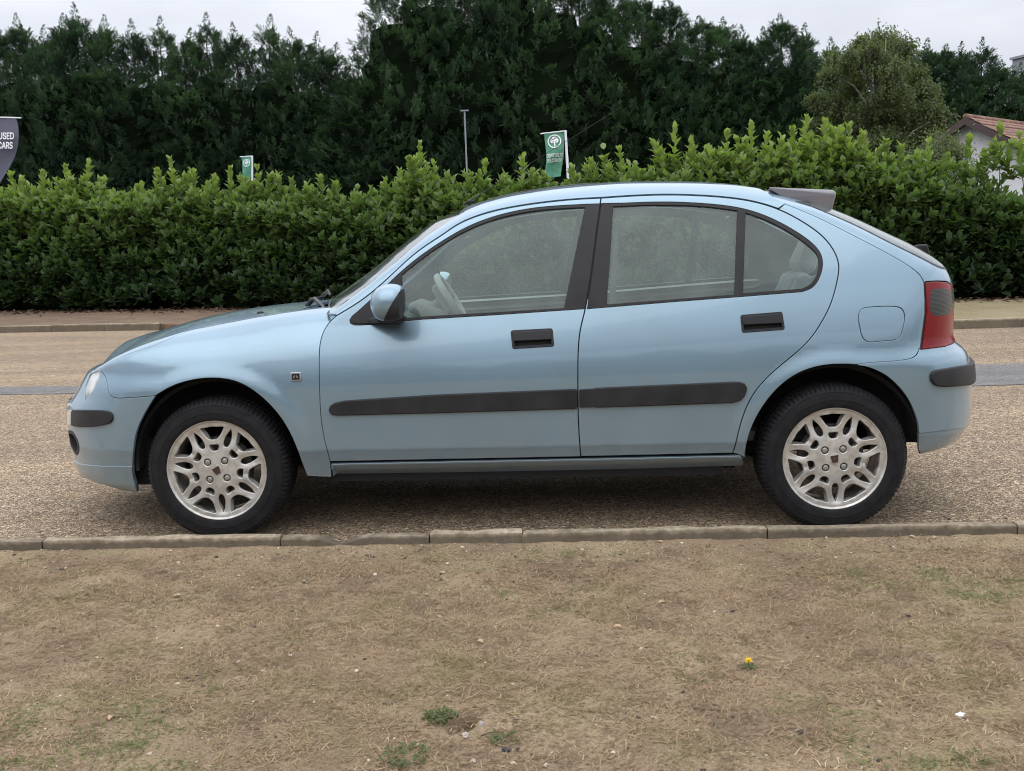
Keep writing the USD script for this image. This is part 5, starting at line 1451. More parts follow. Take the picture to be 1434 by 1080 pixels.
# the tall new shoots along the top, one by one; the first ones stand where the photograph shows the tallest
tall_px = [(125, 225), (92, 232), (60, 240), (238, 222), (220, 240), (30, 248), (270, 236), (300, 246), (322, 236), (360, 232), (390, 246), (408, 250), (448, 244), (470, 252), (500, 262), (540, 250), (560, 238), (588, 202), (607, 228), (625, 240), (680, 226), (705, 250), (732, 214), (745, 236), (845, 205), (868, 210), (890, 230), (945, 178), (968, 196), (920, 215), (990, 205), (1018, 184), (1052, 174), (1075, 182), (1095, 190), (1130, 162), (1155, 166), (1110, 180), (1190, 172), (1210, 186), (1240, 196), (1262, 200), (1300, 196), (1358, 190), (1378, 208), (1401, 177), (1427, 188), (1170, 180), (1285, 214), (15, 240), (345, 250), (430, 255), (575, 225), (660, 240), (760, 240), (800, 232), (822, 225)]
for (tx_, ty_) in tall_px:
    # where the sight line meets the hedge's middle
    d = ray(np.array([tx_, ty_], float)); 
    A = np.array([[d[0], -hdv[0]], [d[1], -hdv[1]]]); sol = np.linalg.solve(A, HA + hn * rp.uniform(-.1, .3) - CAM[:2])
    tip = CAM + d * sol[0]
    ln = rp.uniform(.62, .85)
    lean = np.array([rp.normal(0, .07), rp.normal(0, .07), 1.0]); lean /= np.linalg.norm(lean)
    root = tip - lean * (ln + .05)
    ln = ln * 1.15; root = tip - lean * (ln + .05)
    sets = [shoot(root, lean, ln, int(ln * 40), rp, spread=1.05, ll=.25, wid=.098)]
    for _k in range(int(rp.integers(4, 8))):
        a_ = rp.uniform(0, 6.28); l2 = ln * rp.uniform(.45, .85)
        sets.append(shoot(root + np.array([math.cos(a_) * .14, math.sin(a_) * .10, 0]), lean + np.array([math.cos(a_) * .42, math.sin(a_) * .3, 0]), l2, int(l2 * 36), rp, spread=1.0, ll=.24, wid=.094))
    m = leaves(*leafset(sets))
    stem = tube([root - lean * .2, root + lean * ln * .9], [.008, .003], 5)
    sh = emit(hedge, 'shoot', m, laurel)
    emit(sh, 'stem', stem, bark_dark)
# fallen leaves under the hedge
nf = 1500
s_ = rp.uniform(0, HLEN, nf); o = .45 + np.abs(rp.normal(0, .55, nf))
P_ = HA + s_[:, None] * hdv + hn * o[:, None]
az = rp.uniform(0, 6.28, nf)
litter = leaf_mat('fallen_leaf', [(0, (.07, .035, .02)), (.5, (.17, .09, .045)), (1, (.30, .20, .10))], rough=.7, trans=.05, tint=(1, 1, 1))
emit('/World', 'leaf_litter', leaves(np.c_[P_, np.full(nf, .105)], np.c_[np.cos(az), np.sin(az), rp.normal(0, .25, nf)], np.c_[rp.normal(0, .3, nf), rp.normal(0, .3, nf), np.ones(nf)], .11, .05), litter, label='brown fallen leaves lying on the soil at the foot of the hedge', cat='leaves', kind='stuff')

# ------------------------------------------------------------------ tall conifers
conifer_green = leaf_mat('conifer_spray', [(0, (.038, .066, .040)), (.45, (.076, .126, .066)), (.8, (.145, .205, .092)), (1, (.235, .285, .125))], rough=.6, trans=.2, spec=.3, vary=(1.15, .5, 1.6))
conifer_dark = leaf_mat('conifer_spray_dark', [(0, (.034, .060, .041)), (.5, (.064, .108, .064)), (.85, (.118, .174, .090)), (1, (.19, .24, .118))], rough=.6, trans=.2, spec=.3, vary=(.95, .5, 1.6))
bark = noise_mat('bark', [(12, 5, [(.3, (.05, .038, .028)), (.7, (.11, .085, .06))], 'mix', 1)], bump=(20, .8, .02))
UsdGeom.Scope.Define(stage, '/World/Looks')


def conifer_mesh(h, r0, r_, n=1500, power=.62, ragged=.35, taper=.30):
    """Feathery crown: drooping sprays of small flat twigs, thick outside, with a few thin leaders at the top."""
    nb = n // 20
    t = r_.uniform(0, 1, nb) ** .9                       # 0 = foot, 1 = top
    z = .3 + t * (h - .80)
    az = r_.uniform(0, 2 * np.pi, nb)
    sd_ = int(r_.integers(99))
    def radius(az, t, z):
        prof = np.clip((1 - t) / taper, 0, 1) ** power
        return r0 * prof * (1 + ragged * (meshkit.fbm(np.stack([np.cos(az) * 1.6, np.sin(az) * 1.6, z * .8], -1), 3, sd_) - .5) * 2) + .04
    rad = radius(az, t, z) * r_.uniform(.74, 1.0, nb)
    bb = np.c_[np.cos(az) * rad, np.sin(az) * rad, z]
    upn = r_.uniform(.25, 1.1, nb)[:, None]
    bd = np.c_[np.cos(az), np.sin(az), np.zeros(nb)] * (1.1 - .4 * upn) + np.array([0, 0, 1.0]) * upn + r_.normal(0, .2, (nb, 3))
    bd /= np.linalg.norm(bd, axis=1, keepdims=True)
    bl_ = r_.uniform(.5, .95, nb) * (1 - .45 * t)
    # every bough carries a plume of sprays
    w = r_.uniform(0, 1, (nb, 22))
    base = (bb[:, None] + bd[:, None] * (w * bl_[:, None])[..., None] + r_.normal(0, .12, (nb, 22, 3)) * (1.1 - w)[..., None]).reshape(-1, 3)
    d0 = (bd[:, None] + r_.normal(0, .42, (nb, 22, 3)) + [0, 0, .15]).reshape(-1, 3)
    d0 /= np.linalg.norm(d0, axis=1, keepdims=True)
    m_ = len(base)
    L = r_.uniform(.20, .40, m_) * np.repeat(1 - .3 * t, 22)
    k = 11
    B, D, Nn, LL, WW = [], [], [], [], []
    side = np.cross(d0, [0, 0, 1.0]); side /= np.linalg.norm(side, axis=1, keepdims=True) + 1e-9
    nn = np.cross(side, d0)
    for q_ in range(k):
        f_ = q_ / (k - 1)
        sgn = (-1) ** q_
        p = base + d0 * (L * f_)[:, None] * .8 - np.array([0, 0, 1.0]) * (L * f_ ** 2 * .12)[:, None]
        dd = d0 + side * sgn * (.8 * (1 - f_)) + r_.normal(0, .2, (m_, 3))
        B.append(p); D.append(dd); Nn.append(nn + r_.normal(0, .3, (m_, 3))); LL.append(L * r_.uniform(.32, .5, m_)); WW.append(L * r_.uniform(.065, .115, m_))
    lv = leaves(np.vstack(B), np.vstack(D), np.vstack(Nn), np.concatenate(LL), np.concatenate(WW), oblong=False)
    # inner core of the crown, its near-black colour is painted shade
    tt, aa = np.linspace(0, .80, 26), np.arange(18) * 2 * np.pi / 18
    T, A_ = np.meshgrid(tt, aa, indexing='ij'); Z_ = .3 + T * (h - .80)
    R_ = radius(A_, T, Z_) * (.70 + .16 * meshkit.noise(np.stack([np.cos(A_) * 2.5, np.sin(A_) * 2.5, Z_ * 2.2], -1), sd_ + 3))
    Vc = np.stack([np.cos(A_) * R_, np.sin(A_) * R_, Z_], -1).reshape(-1, 3)
    i, j = np.meshgrid(np.arange(25), np.arange(18), indexing='ij'); j2 = (j + 1) % 18
    fc = np.stack([i * 18 + j, i * 18 + j2, (i + 1) * 18 + j2, (i + 1) * 18 + j], -1).reshape(-1, 4)
    return lv, (Vc, np.vstack([fc[:, [0, 1, 2]], fc[:, [0, 2, 3]]]))


def top_leaders(h, r0, r_):
    """Thin spires at the top, with short drooping side twigs."""
    out_ = []
    for k in range(8):
        a = r_.uniform(0, 6.28); q_ = 0 if k == 0 else r0 * r_.uniform(.15, .8)
        b = np.array([math.cos(a) * q_, math.sin(a) * q_, h - 1.30 - q_ * 1.3 + (.45 if k == 0 else 0)])
        ln = r_.uniform(.9, 1.4); lean = np.array([r_.normal(0, .10), r_.normal(0, .10), 1.0])
        nl = 190
        t = r_.uniform(0, 1, nl) ** .8; ang = r_.uniform(0, 6.28, nl)
        sp_ = (1 - t) ** .9 * .36 + .02
        w = r_.uniform(.1, 1, nl)
        side = np.c_[np.cos(ang), np.sin(ang), np.full(nl, .25)]
        p = b + lean * (t * ln)[:, None] + side * (sp_ * w)[:, None]
        d = np.c_[np.cos(ang), np.sin(ang), .35 + .9 * t] + r_.normal(0, .25, (nl, 3))
        out_.append((p, d, r_.normal(0, 1, (nl, 3)), .07 + .12 * (1 - t), np.full(nl, .04)))
    return leaves(*leafset(out_), oblong=False)


def tri_cat(*ms):
    V, Fs, o = [], [], 0
    for v, f in ms:
        V.append(np.asarray(v)); Fs.append(np.asarray(f) + o); o += len(v)
    return np.vstack(V), np.vstack(Fs)





def conifer(px_top, d, hgt_extra, r0, variant, label, group, mat, dark=0):
    top = on_y(np.array(px_top, float), d)
    h = float(top[2])
    t = thing('conifer', (top[0], d, .02), float(rp.uniform(0, 6.28)), label=label, cat='tree', group=group, scale=(1, 1, h / PROTO_H[variant]))
    pr = PROTO[variant]
    for nm, (path) in pr.items():
        x = UsdGeom.Mesh.Define(stage, str(t.GetPath()) + '/' + nm)
        x.GetPrim().GetReferences().AddInternalReference(path)
    return t


stage.CreateClassPrim('/kinds')
PROTO, PROTO_H = {}, {}
for k, (hh, r0, n, powr, mt) in enumerate([(10.5, 1.25, 8000, .95, conifer_green), (10.5, 1.40, 8500, .85, conifer_dark), (10.5, 1.2, 7600, 1.05, conifer_green), (12.5, 2.3, 13500, .8, conifer_dark), (12.5, 2.6, 14500, .7, conifer_green), (10.0, 1.8, 10000, .95, conifer_dark)]):
    r_ = np.random.default_rng(100 + k)
    P_ = {}
    lv_, in_ = conifer_mesh(hh, r0, r_, n, powr, taper=(.27 if k < 3 else .42))
    for nm, mm, m2, sm in (('crown', tri_cat(lv_, top_leaders(hh, r0, r_)), mt, False), ('inner_twigs', in_, hedge_core, False), ('trunk', tube([(0, 0, 0), (0.05, 0, hh * .4), (0, .05, hh * .96)], [.17, .11, .012], 8), bark, True)):
        path = f'/kinds/conifer_{k}_{nm}'
        usdkit.mesh(stage, path, mm, m2, sm); P_[nm] = path
    PROTO[k] = P_; PROTO_H[k] = hh
ordn = ['first', 'second', 'third', 'fourth', 'fifth', 'sixth', 'seventh', 'eighth', 'ninth', 'tenth', 'eleventh', 'twelfth', 'thirteenth', 'fourteenth']
left_tops = [(-48, 60), (-8, 42), (27, 33), (58, 52), (84, 36), (106, 21), (144, 33), (184, 44), (224, 38), (262, 52), (289, 33), (330, 48), (376, 35), (410, 52), (440, 60), (468, 72)]
vis = [p for p in left_tops if p[0] > -10]
for k, p in enumerate(left_tops):
    lab = ('dark conifer of the clipped row, %s from the left edge of the view' % ordn[vis.index(p)]) if p in vis and vis.index(p) < 14 else 'dark conifer at the end of the clipped row beside the tall clump'
    if p[0] < -10: lab = 'dark conifer of the clipped row standing just outside the left edge'
    conifer(p, 44.5 + rp.uniform(-.7, .7), 0, 1.2, int(rp.integers(0, 3)), lab, 'row of clipped conifers on the left', None)
mid = [(500, 105, 43.2), (561, -62, 44), (606, -95, 45), (655, -60, 44), (704, -110, 45.5), (760, -80, 44), (812, -45, 45), (858, -20, 44), (896, -4, 45), (936, 4, 44.3), (978, 30, 45)]
for k, (x, y, d) in enumerate(mid):
    conifer((x, y), d, 0, 2, 3 + int(rp.integers(0, 2)), 'tall dark conifer of the middle clump, %s from the clump\'s left end' % ordn[k], 'clump of tall conifers in the middle', None)
rt = [(1012, 34, 46), (1040, 50, 45), (1070, 52, 46), (1094, 28, 45), (1125, 48, 46), (1165, 66, 47), (1210, 62, 48), (1262, 66, 47.5), (1297, 68, 47), (1322, 70, 48), (1345, 72, 47), (1375, 66, 47.5), (1402, 92, 48), (1428, 100, 49), (1462, 92, 48)]
nr = 0
for k, (x, y, d) in enumerate(rt):
    lab = 'dark conifer left of the birch, %s to the right of the tall clump' % ordn[k] if x < 1150 else ('dark conifer half hidden behind the birch, %s from its left side' % ordn[k - 5] if x < 1290 else 'dark conifer right of the birch behind the house, %s from the birch' % ordn[k - 8])
    conifer((x, y), d, 0, 1.6, 5 if k % 3 else 3, lab, 'conifers on the right', None)

# ------------------------------------------------------------------ the birch
birch_leaf = leaf_mat('birch_leaf', [(0, (.075, .095, .035)), (.4, (.135, .155, .056)), (.75, (.20, .21, .082)), (1, (.28, .27, .115))], rough=.55, trans=.3, vary=(1.6, .6, 1.4))
birch_bark = noise_mat('birch_bark', [(9, 5, [(.35, (.10, .09, .08)), (.5, (.42, .40, .37)), (.7, (.55, .53, .50))], 'mix', 1)])
bt = on_y(np.array([1236., 45.]), 37.0)
birch = thing('birch_tree', (bt[0], 37.0, 0), label='loose olive green birch with drooping twigs in front of the conifers', cat='tree')
H_ = float(bt[2])
rb_ = np.random.default_rng(5)
limbs, cl = [], []
trunk = tube([(0, 0, 0), (.05, 0, 2.2), (-.1, .05, 4.5), (.05, 0, H_ * .78), (.12, 0, H_ * .97)], [.19, .15, .10, .05, .012], 10)
clumps_px = [(1236, 58, 38), (1205, 62, 26), (1268, 66, 26), (1190, 85, 34), (1240, 95, 40), (1280, 100, 30), (1166, 80, 18), (1160, 105, 24), (1195, 120, 36), (1250, 130, 40), (1295, 125, 28), (1145, 140, 24), (1172, 150, 34), (1215, 160, 40), (1262, 165, 40), (1305, 155, 32), (1322, 165, 18), (1150, 175, 30), (1190, 190, 40), (1240, 200, 44), (1290, 190, 36), (1318, 195, 22), (1170, 215, 34), (1260, 225, 44), (1310, 220, 30), (1215, 235, 40), (1225, 75, 30), (1255, 80, 28)]
LV = []
for (x, y, r) in clumps_px:
    c = on_y(np.array([x, y], float), 37.0 + rb_.uniform(-1.3, 1.1)) - np.array([bt[0], 37.0, 0])
    rr = r * .86 * 37 / F
    limbs.append(tube(spline([(0, 0, max(.8, c[2] - 1.6 - abs(c[0]) * .35)), (c[0] * .5, c[1] * .5, c[2] - .4), tuple(c)], 6), np.linspace(.05, .012, 6), 5))
    nl = int(3000 * (r / 34) ** 2)
    # strings of leaves that hang down
    ns_ = nl // 14
    st_ = c + rb_.normal(0, 1, (ns_, 3)) * rr * [.33, .33, .24]
    for q_ in range(14):
        p = st_ + np.c_[rb_.normal(0, .035, (ns_, 2)), -q_ * .028 * np.ones(ns_) * rb_.uniform(.6, 1.3, ns_) + .12]
        LV.append((p, rb_.normal(0, 1, (ns_, 3)) + [0, 0, -.9], rb_.normal(0, .7, (ns_, 3)) + [0, -.3, 1], rb_.uniform(.06, .10, ns_), rb_.uniform(.045, .065, ns_)))
emit(birch, 'trunk', trunk, birch_bark, smooth=True)
emit(birch, 'limb', join(*limbs), birch_bark, smooth=True, kind='stuff')
emit(birch, 'crown', leaves(*leafset(LV), oblong=False), birch_leaf, kind='stuff')
# low bush at its foot on the right
bu = on_y(np.array([1325., 235.]), 33.0); LV = []
bush = thing('bush', (bu[0], 33.0, 0), label='low olive bush between the birch and the white house', cat='bush')
for (x, y, r) in [(1300, 222, 30), (1322, 205, 24), (1335, 230, 26), (1310, 250, 34), (1290, 245, 30), (1340, 215, 16)]:
    c = on_y(np.array([x, y], float), 33.0 + rb_.uniform(-.5, .5)) - np.array([bu[0], 33.0, 0]); n_ = int(r * 40)
    LV.append((c + rb_.normal(0, .5, (n_, 3)) * r * 33 / F, rb_.normal(0, 1, (n_, 3)) + [0, 0, .3], rb_.normal(0, .7, (n_, 3)) + [0, -.3, 1], rb_.uniform(.07, .11, n_), rb_.uniform(.04, .06, n_)))
emit(bush, 'foliage', leaves(*leafset(LV), oblong=False), birch_leaf)
emit(bush, 'stem', tube([(0, 0, 0), (.1, 0, 1.2), (0, 0, 2.6)], [.08, .06, .02], 6), bark, smooth=True)

# a belt of trees on the far side of the lawn, behind the viewpoint: the dark band that the doors and windows mirror
nb_ = 26
bx_ = np.linspace(-46, 46, nb_) + rp.normal(0, .6, nb_)
pi = UsdGeom.PointInstancer.Define(stage, '/World/tree_belt')
for k in (0, 1):
    for nm, path in PROTO[3 + k].items():
        pass
for k in (0, 1):
    x = UsdGeom.Xform.Define(stage, f'/World/tree_belt/kind_{k}')
    for nm, path in PROTO[3 + k].items():
        UsdGeom.Mesh.Define(stage, f'/World/tree_belt/kind_{k}/{nm}').GetPrim().GetReferences().AddInternalReference(path)
pi.CreatePrototypesRel().SetTargets([Sdf.Path(f'/World/tree_belt/kind_{k}') for k in (0, 1)])
pi.CreatePositionsAttr(Vt.Vec3fArray.FromNumpy(np.c_[bx_, -34 + rp.normal(0, 1.2, nb_), np.zeros(nb_)].astype(np.float32)))
pi.CreateProtoIndicesAttr(Vt.IntArray.FromNumpy(rp.integers(0, 2, nb_).astype(np.int32)))
pi.CreateScalesAttr(Vt.Vec3fArray.FromNumpy((np.array([[1.2, 1.2, .62]]) * rp.uniform(.8, 1.15, (nb_, 1))).astype(np.float32)))
tag(pi, 'belt of dark trees across the lawn behind the viewpoint, mirrored in the doors', 'trees', None, 'stuff')
# ------------------------------------------------------------------ flags, lamp post, house, tower
flag_green = M('flag_green_cloth', {'g': ('geometry', {}), 'n': ('noise_texture', {'scale': 8.0, 'detail': 3.0}), 'r': ('rgb_ramp', {'ramp': [(.3, (.12, .32, .21)), (.7, (.17, .40, .28))]}), 'd': ('diffuse_bsdf', {}), 't': ('translucent_bsdf', {}), 'm': ('mix_closure', {'fac': .35})},
               [('g.position', 'n.vector'), ('n.fac', 'r.fac'), ('r.color', 'd.color'), ('r.color', 't.color'), ('d.BSDF', 'm.closure1'), ('t.BSDF', 'm.closure2')], surface='m.closure')
flag_grey = plain('flag_grey_cloth', (.085, .085, .12), .8)
print_white = plain('flag_print_white', (.80, .82, .82), .8)
pole_white = plain('pole_white_paint', (.72, .73, .75), .4)
pole_grey = plain('pole_grey_metal', (.22, .24, .26), .5, metallic=.3)


def cloth(corner_px, d, wave, nx=14, nz=24):
    """A hanging cloth between picture corners (top left, top right, bottom right, bottom left) at depth d, gently waved."""
    TLc, TRc, BRc, BLc = [on_y(np.array(p, float), d) for p in corner_px]
    u, v = np.meshgrid(np.linspace(0, 1, nx), np.linspace(0, 1, nz), indexing='ij')
    P = ((1 - u) * (1 - v))[..., None] * TLc + (u * (1 - v))[..., None] * TRc + (u * v)[..., None] * BRc + ((1 - u) * v)[..., None] * BLc
    P[..., 1] += wave * np.sin(u * 5 + v * 6) * v * .6 + wave * .4 * np.sin(v * 9 + u * 2)
    P[..., 0] += wave * .5 * np.sin(v * 5) * v
    def at(uu, vv, off=0.0):
        q_ = (1 - uu) * (1 - vv) * TLc + uu * (1 - vv) * TRc + uu * vv * BRc + (1 - uu) * vv * BLc
        return q_ + np.array([wave * .5 * math.sin(vv * 5) * vv, wave * math.sin(uu * 5 + vv * 6) * vv * .6 + wave * .4 * math.sin(vv * 9 + uu * 2) - off, 0])
    i, j = np.meshgrid(np.arange(nx - 1), np.arange(nz - 1), indexing='ij')
    q = np.stack([i * nz + j, i * nz + j + 1, (i + 1) * nz + j + 1, (i + 1) * nz + j], -1).reshape(-1, 4)
    V = P.reshape(-1, 3); f = np.vstack([q[:, [0, 1, 2]], q[:, [0, 2, 3]]])
    V2 = V + [0, .006, 0]
    m = trimesh.Trimesh(np.vstack([V, V2]), np.vstack([f, f[:, ::-1] + len(V)]), process=False)
    return m, at


def text_on(at, txt, u0, u1, vc, hgt, mirror=False, bold=True):
    """Lettering that follows the cloth: u0..u1 across, middle at vc, height hgt (all in cloth fractions)."""
    t = meshkit.text_mesh(txt, 1.0, .02, bold=bold)
    v = np.array(t.vertices); lo, hi = v[:, :2].min(0), v[:, :2].max(0)
    s = (v[:, 0] - lo[0]) / (hi[0] - lo[0])
    if mirror: s = 1 - s
    uu = u0 + (u1 - u0) * s; vv = vc + hgt * (.5 - v[:, 1])
    P = np.array([at(a, b, .012 + (.008 if z > .01 else 0)) for a, b, z in zip(uu, vv, v[:, 2])])
    f = np.array(t.faces)
    m = trimesh.Trimesh(P, f, process=False); m.fix_normals(multibody=False)
    return m


def pole(base_px, top_px, d, r0, r1, foot=0.0):
    t_, b_ = on_y(np.array(top_px, float), d), on_y(np.array(base_px, float), d)
    k = (foot - t_[2]) / (b_[2] - t_[2]); b_ = t_ + (b_ - t_) * k
    return b_, t_, tube([b_, (b_ + t_) / 2, t_], [r0, (r0 + r1) / 2, r1], 10)


def logo(parent, at, uc, vc, ru, rv, mat):
    """A ring, inside it a rounded canopy on a short stem with two leaves cut out."""
    def ringm(r0, r1, n_=40):
        a = np.linspace(0, 2 * np.pi, n_, endpoint=False)
        P = [at(uc + ru * r * math.cos(x), vc + rv * r * math.sin(x), o) for r, o in ((r0, .012), (r0, .02), (r1, .02), (r1, .012)) for x in a]
        f = []
        for k in range(4):
            k2 = (k + 1) % 4
            for i in range(n_):
                j = (i + 1) % n_
                f += [[k * n_ + i, k2 * n_ + i, k2 * n_ + j], [k * n_ + i, k2 * n_ + j, k * n_ + j]]
        m = trimesh.Trimesh(np.array(P), f, process=False); m.fix_normals(); return m
    emit(parent, 'emblem', ringm(.84, 1.0), mat)
    sh = shapely.union_all([Point(-.26, -.10).buffer(.34), Point(.26, -.10).buffer(.34), Point(0, -.30).buffer(.40), sbox(-.09, 0, .09, .74)])
    sh = sh.difference(LineString([(-.42, -.22), (.22, -.46)]).buffer(.07)).difference(LineString([(-.30, .14), (-.05, -.05)]).buffer(.05)).difference(LineString([(.12, .18), (.30, -.08)]).buffer(.05))
    for p_ in polys(sh):
        v, f = grid_cut(p_, .2)
        P = np.array([at(uc + ru * a, vc + rv * b, .016) for a, b in v])
        emit(parent, 'emblem', trimesh.Trimesh(P, f, process=False), mat)


# green banner in the middle (its back is towards us: the words read reversed)
b_, t_, pm = pole((795.5, 248), (791.8, 183.2), 28.0, .05, .032)
fl = thing('flag', (0, 0, 0), label='larger green banner with reversed white lettering on a white pole behind the hedge', cat='flag', group=None)
emit(fl, 'pole', pm, pole_white, smooth=40)
emit(fl, 'arm', tube([on_y(np.array([793.5, 183.3]), 28.0), on_y(np.array([757, 187.4]), 28.0)], .018, 6), pole_white, smooth=40)
cm, at = cloth([(762, 187.5), (789.5, 185), (788, 247), (766.5, 250)], 27.98, .10)
cl_ = emit(fl, 'cloth', cm, flag_green, smooth=True)
logo(cl_, at, .50, .19, .36, .155, print_white)
emit(cl_, 'lettering', text_on(at, 'ELECTRIC', .03, .93, .505, .075, mirror=True), print_white)
emit(cl_, 'lettering', text_on(at, 'VEHICLES', .06, .93, .615, .075, mirror=True), print_white)
# the smaller one, farther off, on the left
fl = thing('flag', (0, 0, 0), label='small pale green banner just showing above the hedge on the left', cat='flag')
b_, t_, pm = pole((353.2, 252), (353.2, 218.5), 40.0, .05, .035)
emit(fl, 'pole', pm, pole_white, smooth=40)
emit(fl, 'arm', tube([on_y(np.array([354, 218.7]), 40.0), on_y(np.array([336, 219.7]), 40.0)], .02, 6), pole_white, smooth=40)
cm, at = cloth([(338, 220), (352, 219.3), (351, 258), (341, 259)], 39.97, .06)
cl_ = emit(fl, 'cloth', cm, flag_green, smooth=True)
logo(cl_, at, .5, .22, .38, .14, print_white)
# the grey banner at the left edge
fl = thing('flag', (0, 0, 0), label='dark grey banner with white lettering at the left edge', cat='flag')
D_ = 27.0
b_, t_, pm = pole((-64, 260), (-66, 160), D_, .05, .032)
emit(fl, 'pole', pm, pole_white, smooth=40)
emit(fl, 'arm', tube([on_y(np.array([-66, 163.5]), D_), on_y(np.array([29.5, 165]), D_)], .018, 6), pole_white, smooth=40)
cm, at = cloth([(-60, 165.5), (20.5, 165.5), (0, 262), (-50, 262)], D_ - .02, .05, 20, 30)
# its free edge bellies out, then sweeps in
vv_ = np.array(cm.vertices); n2 = len(vv_) // 2
px_ = project(vv_); ff = np.clip((px_[:, 0] + 60) / 80, 0, 1); tt_ = np.clip((px_[:, 1] - 165) / 97, 0, 1)
grow = 13.5 * np.sin(np.pi * np.clip(tt_, 0, 1) ** .8) * ff
vv_ += np.c_[grow * D_ / F, np.zeros(len(vv_)), np.zeros(len(vv_))]
cm = trimesh.Trimesh(vv_, cm.faces, process=False)
cl_ = emit(fl, 'cloth', cm, flag_grey, smooth=True)
def flat_text(txt, x_right, y_mid, hpx, d, wpx):
    t = meshkit.text_mesh(txt, 1.0, .02, bold=True); v = np.array(t.vertices)
    lo, hi = v[:, :2].min(0), v[:, :2].max(0)
    px = np.c_[x_right - wpx * (hi[0] - v[:, 0]) / (hi[0] - lo[0]), y_mid + hpx * (.5 - v[:, 1])]
    P = on_y(px, d) - np.c_[np.zeros(len(v)), v[:, 2] * .4, np.zeros(len(v))]
    return trimesh.Trimesh(P, t.faces, process=False)
emit(cl_, 'lettering', flat_text('USED', 19.6, 190.4, 9.0, D_ - .11, 21.5), print_white)
emit(cl_, 'lettering', flat_text('CARS', 17.8, 203.6, 9.0, D_ - .11, 20.5), print_white)

# lamp post
b_, t_, pm = pole((654.5, 256), (650.5, 156), 34.0, .032, .026)
lp = thing('lamp_post', (0, 0, 0), label='thin grey post with a short crosspiece behind the hedge', cat='post')
emit(lp, 'post', pm, pole_grey, smooth=40)
emit(lp, 'crosspiece', bx(t_ + [0, 0, .02], (.26, .08, .04)), pole_grey)

# ------------------------------------------------------------------ the white house
wall_white = noise_mat('house_render', [(.8, 5, [(.3, (.62, .62, .63)), (.7, (.74, .74, .75))], 'mix', 1), (30, 4, [(.3, (.93, .93, .93)), (.7, (1.03, 1.03, 1.03))], 'multiply', .8)], rough=.9)
tile_mats = [noise_mat(f'roof_tile_{i}', [(3.0, 5, [(.3, (.16 * k, .092 * k, .067 * k)), (.7, (.25 * k, .145 * k, .105 * k))], 'mix', 1)], rough=.85) for i, k in enumerate((1.0, .85, 1.15, .95))]
barge = plain('house_bargeboard', (.045, .026, .024), .6)
al = math.radians(44)
apex = on_y(np.array([1353., 163.]), 34.0)
house = thing('house', (apex[0], apex[1], 0), al, label='white rendered bungalow with a brown tiled roof at the right edge', cat='house')
# house frame: x along the ridge (away to the right), y across; the near slope is at y < 0
hz = float(apex[2]); hw_, pitch_ = 3.9, math.radians(30); ez = hz - hw_ * math.tan(pitch_); Ln = 13.0; ov = .35
wallm = trimesh.Trimesh(*[np.array(x) for x in ([(ov, -hw_ + .4, 0), (ov, hw_ - .4, 0), (ov, hw_ - .4, ez + .10), (ov, 0, hz - .16), (ov, -hw_ + .4, ez + .10), (Ln, -hw_ + .4, 0), (Ln, hw_ - .4, 0), (Ln, hw_ - .4, ez + .10), (Ln, 0, hz - .16), (Ln, -hw_ + .4, ez + .10)],
    [(0, 1, 2), (0, 2, 3), (0, 3, 4), (5, 7, 6), (5, 8, 7), (5, 9, 8), (0, 4, 9), (0, 9, 5), (1, 6, 7), (1, 7, 2)])], process=False); wallm.fix_normals()
emit(house, 'wall', wallm, wall_white)
roofp = UsdGeom.Xform.Define(stage, str(house.GetPath()) + '/roof')
for s_ in (-1, 1):
    cs = hw_ / math.cos(pitch_); nrow = 17
    for r_i in range(nrow):
        a0, a1 = cs * r_i / nrow, cs * (r_i + 1.15) / nrow
        y0, y1 = -a0 * math.cos(pitch_), -a1 * math.cos(pitch_); z0, z1 = hz - a0 * math.sin(pitch_), hz - a1 * math.sin(pitch_) + .028
        segs = 1 if s_ > 0 else 42
        Vv, Ff = [], []
        for g in range(segs):
            x0, x1 = ov * -.2 + (Ln + .5) * g / segs, ov * -.2 + (Ln + .5) * (g + 1) / segs - .012
            o = len(Vv); dz = rl.normal(0, .006)
            Vv += [(x0, y0, z0 + dz), (x1, y0, z0 + dz), (x1, y1, z1 + dz), (x0, y1, z1 + dz), (x0, y1, z1 - .03), (x1, y1, z1 - .03)]
            Ff += [(o, o + 1, o + 2), (o, o + 2, o + 3), (o + 3, o + 2, o + 5), (o + 3, o + 5, o + 4)]
        Vv = np.array(Vv) * [1, -s_ * -1, 1]
        emit(roofp, 'tile_course', trimesh.Trimesh(Vv, Ff, process=False), tile_mats[int(rl.integers(0, 4))], kind='stuff' if False else None)
    th = .16
    q_ = np.array([(-.08, 0, hz - .015), (-.08, s_ * (hw_ + .05), ez - .04), (-.08, s_ * (hw_ + .05), ez - .04 - .22), (-.08, 0, hz - .26)]); q2 = q_ + [.05, 0, 0]
    emit(roofp, 'bargeboard', trimesh.convex.convex_hull(np.vstack([q_, q2])), barge)
    sf_ = np.array([(-.03, 0, hz - .05), (-.03, s_ * hw_, ez - .08), (ov + .02, s_ * hw_, ez - .08), (ov + .02, 0, hz - .05)])
    emit(roofp, 'soffit', trimesh.convex.convex_hull(np.vstack([sf_, sf_ - [0, 0, .02]])), barge)
    emit(roofp, 'gutter', bx((Ln / 2, s_ * (hw_ + .03), ez - .06), (Ln, .11, .09)), barge)
for g in range(30):
    x0 = -.06 + g * .44
    m = tube([(x0, 0, hz + .0), (x0 + .43, 0, hz + .0)], [.085, .08], 10)
    emit(roofp, 'ridge_tile', m, tile_mats[g % 4], smooth=40)
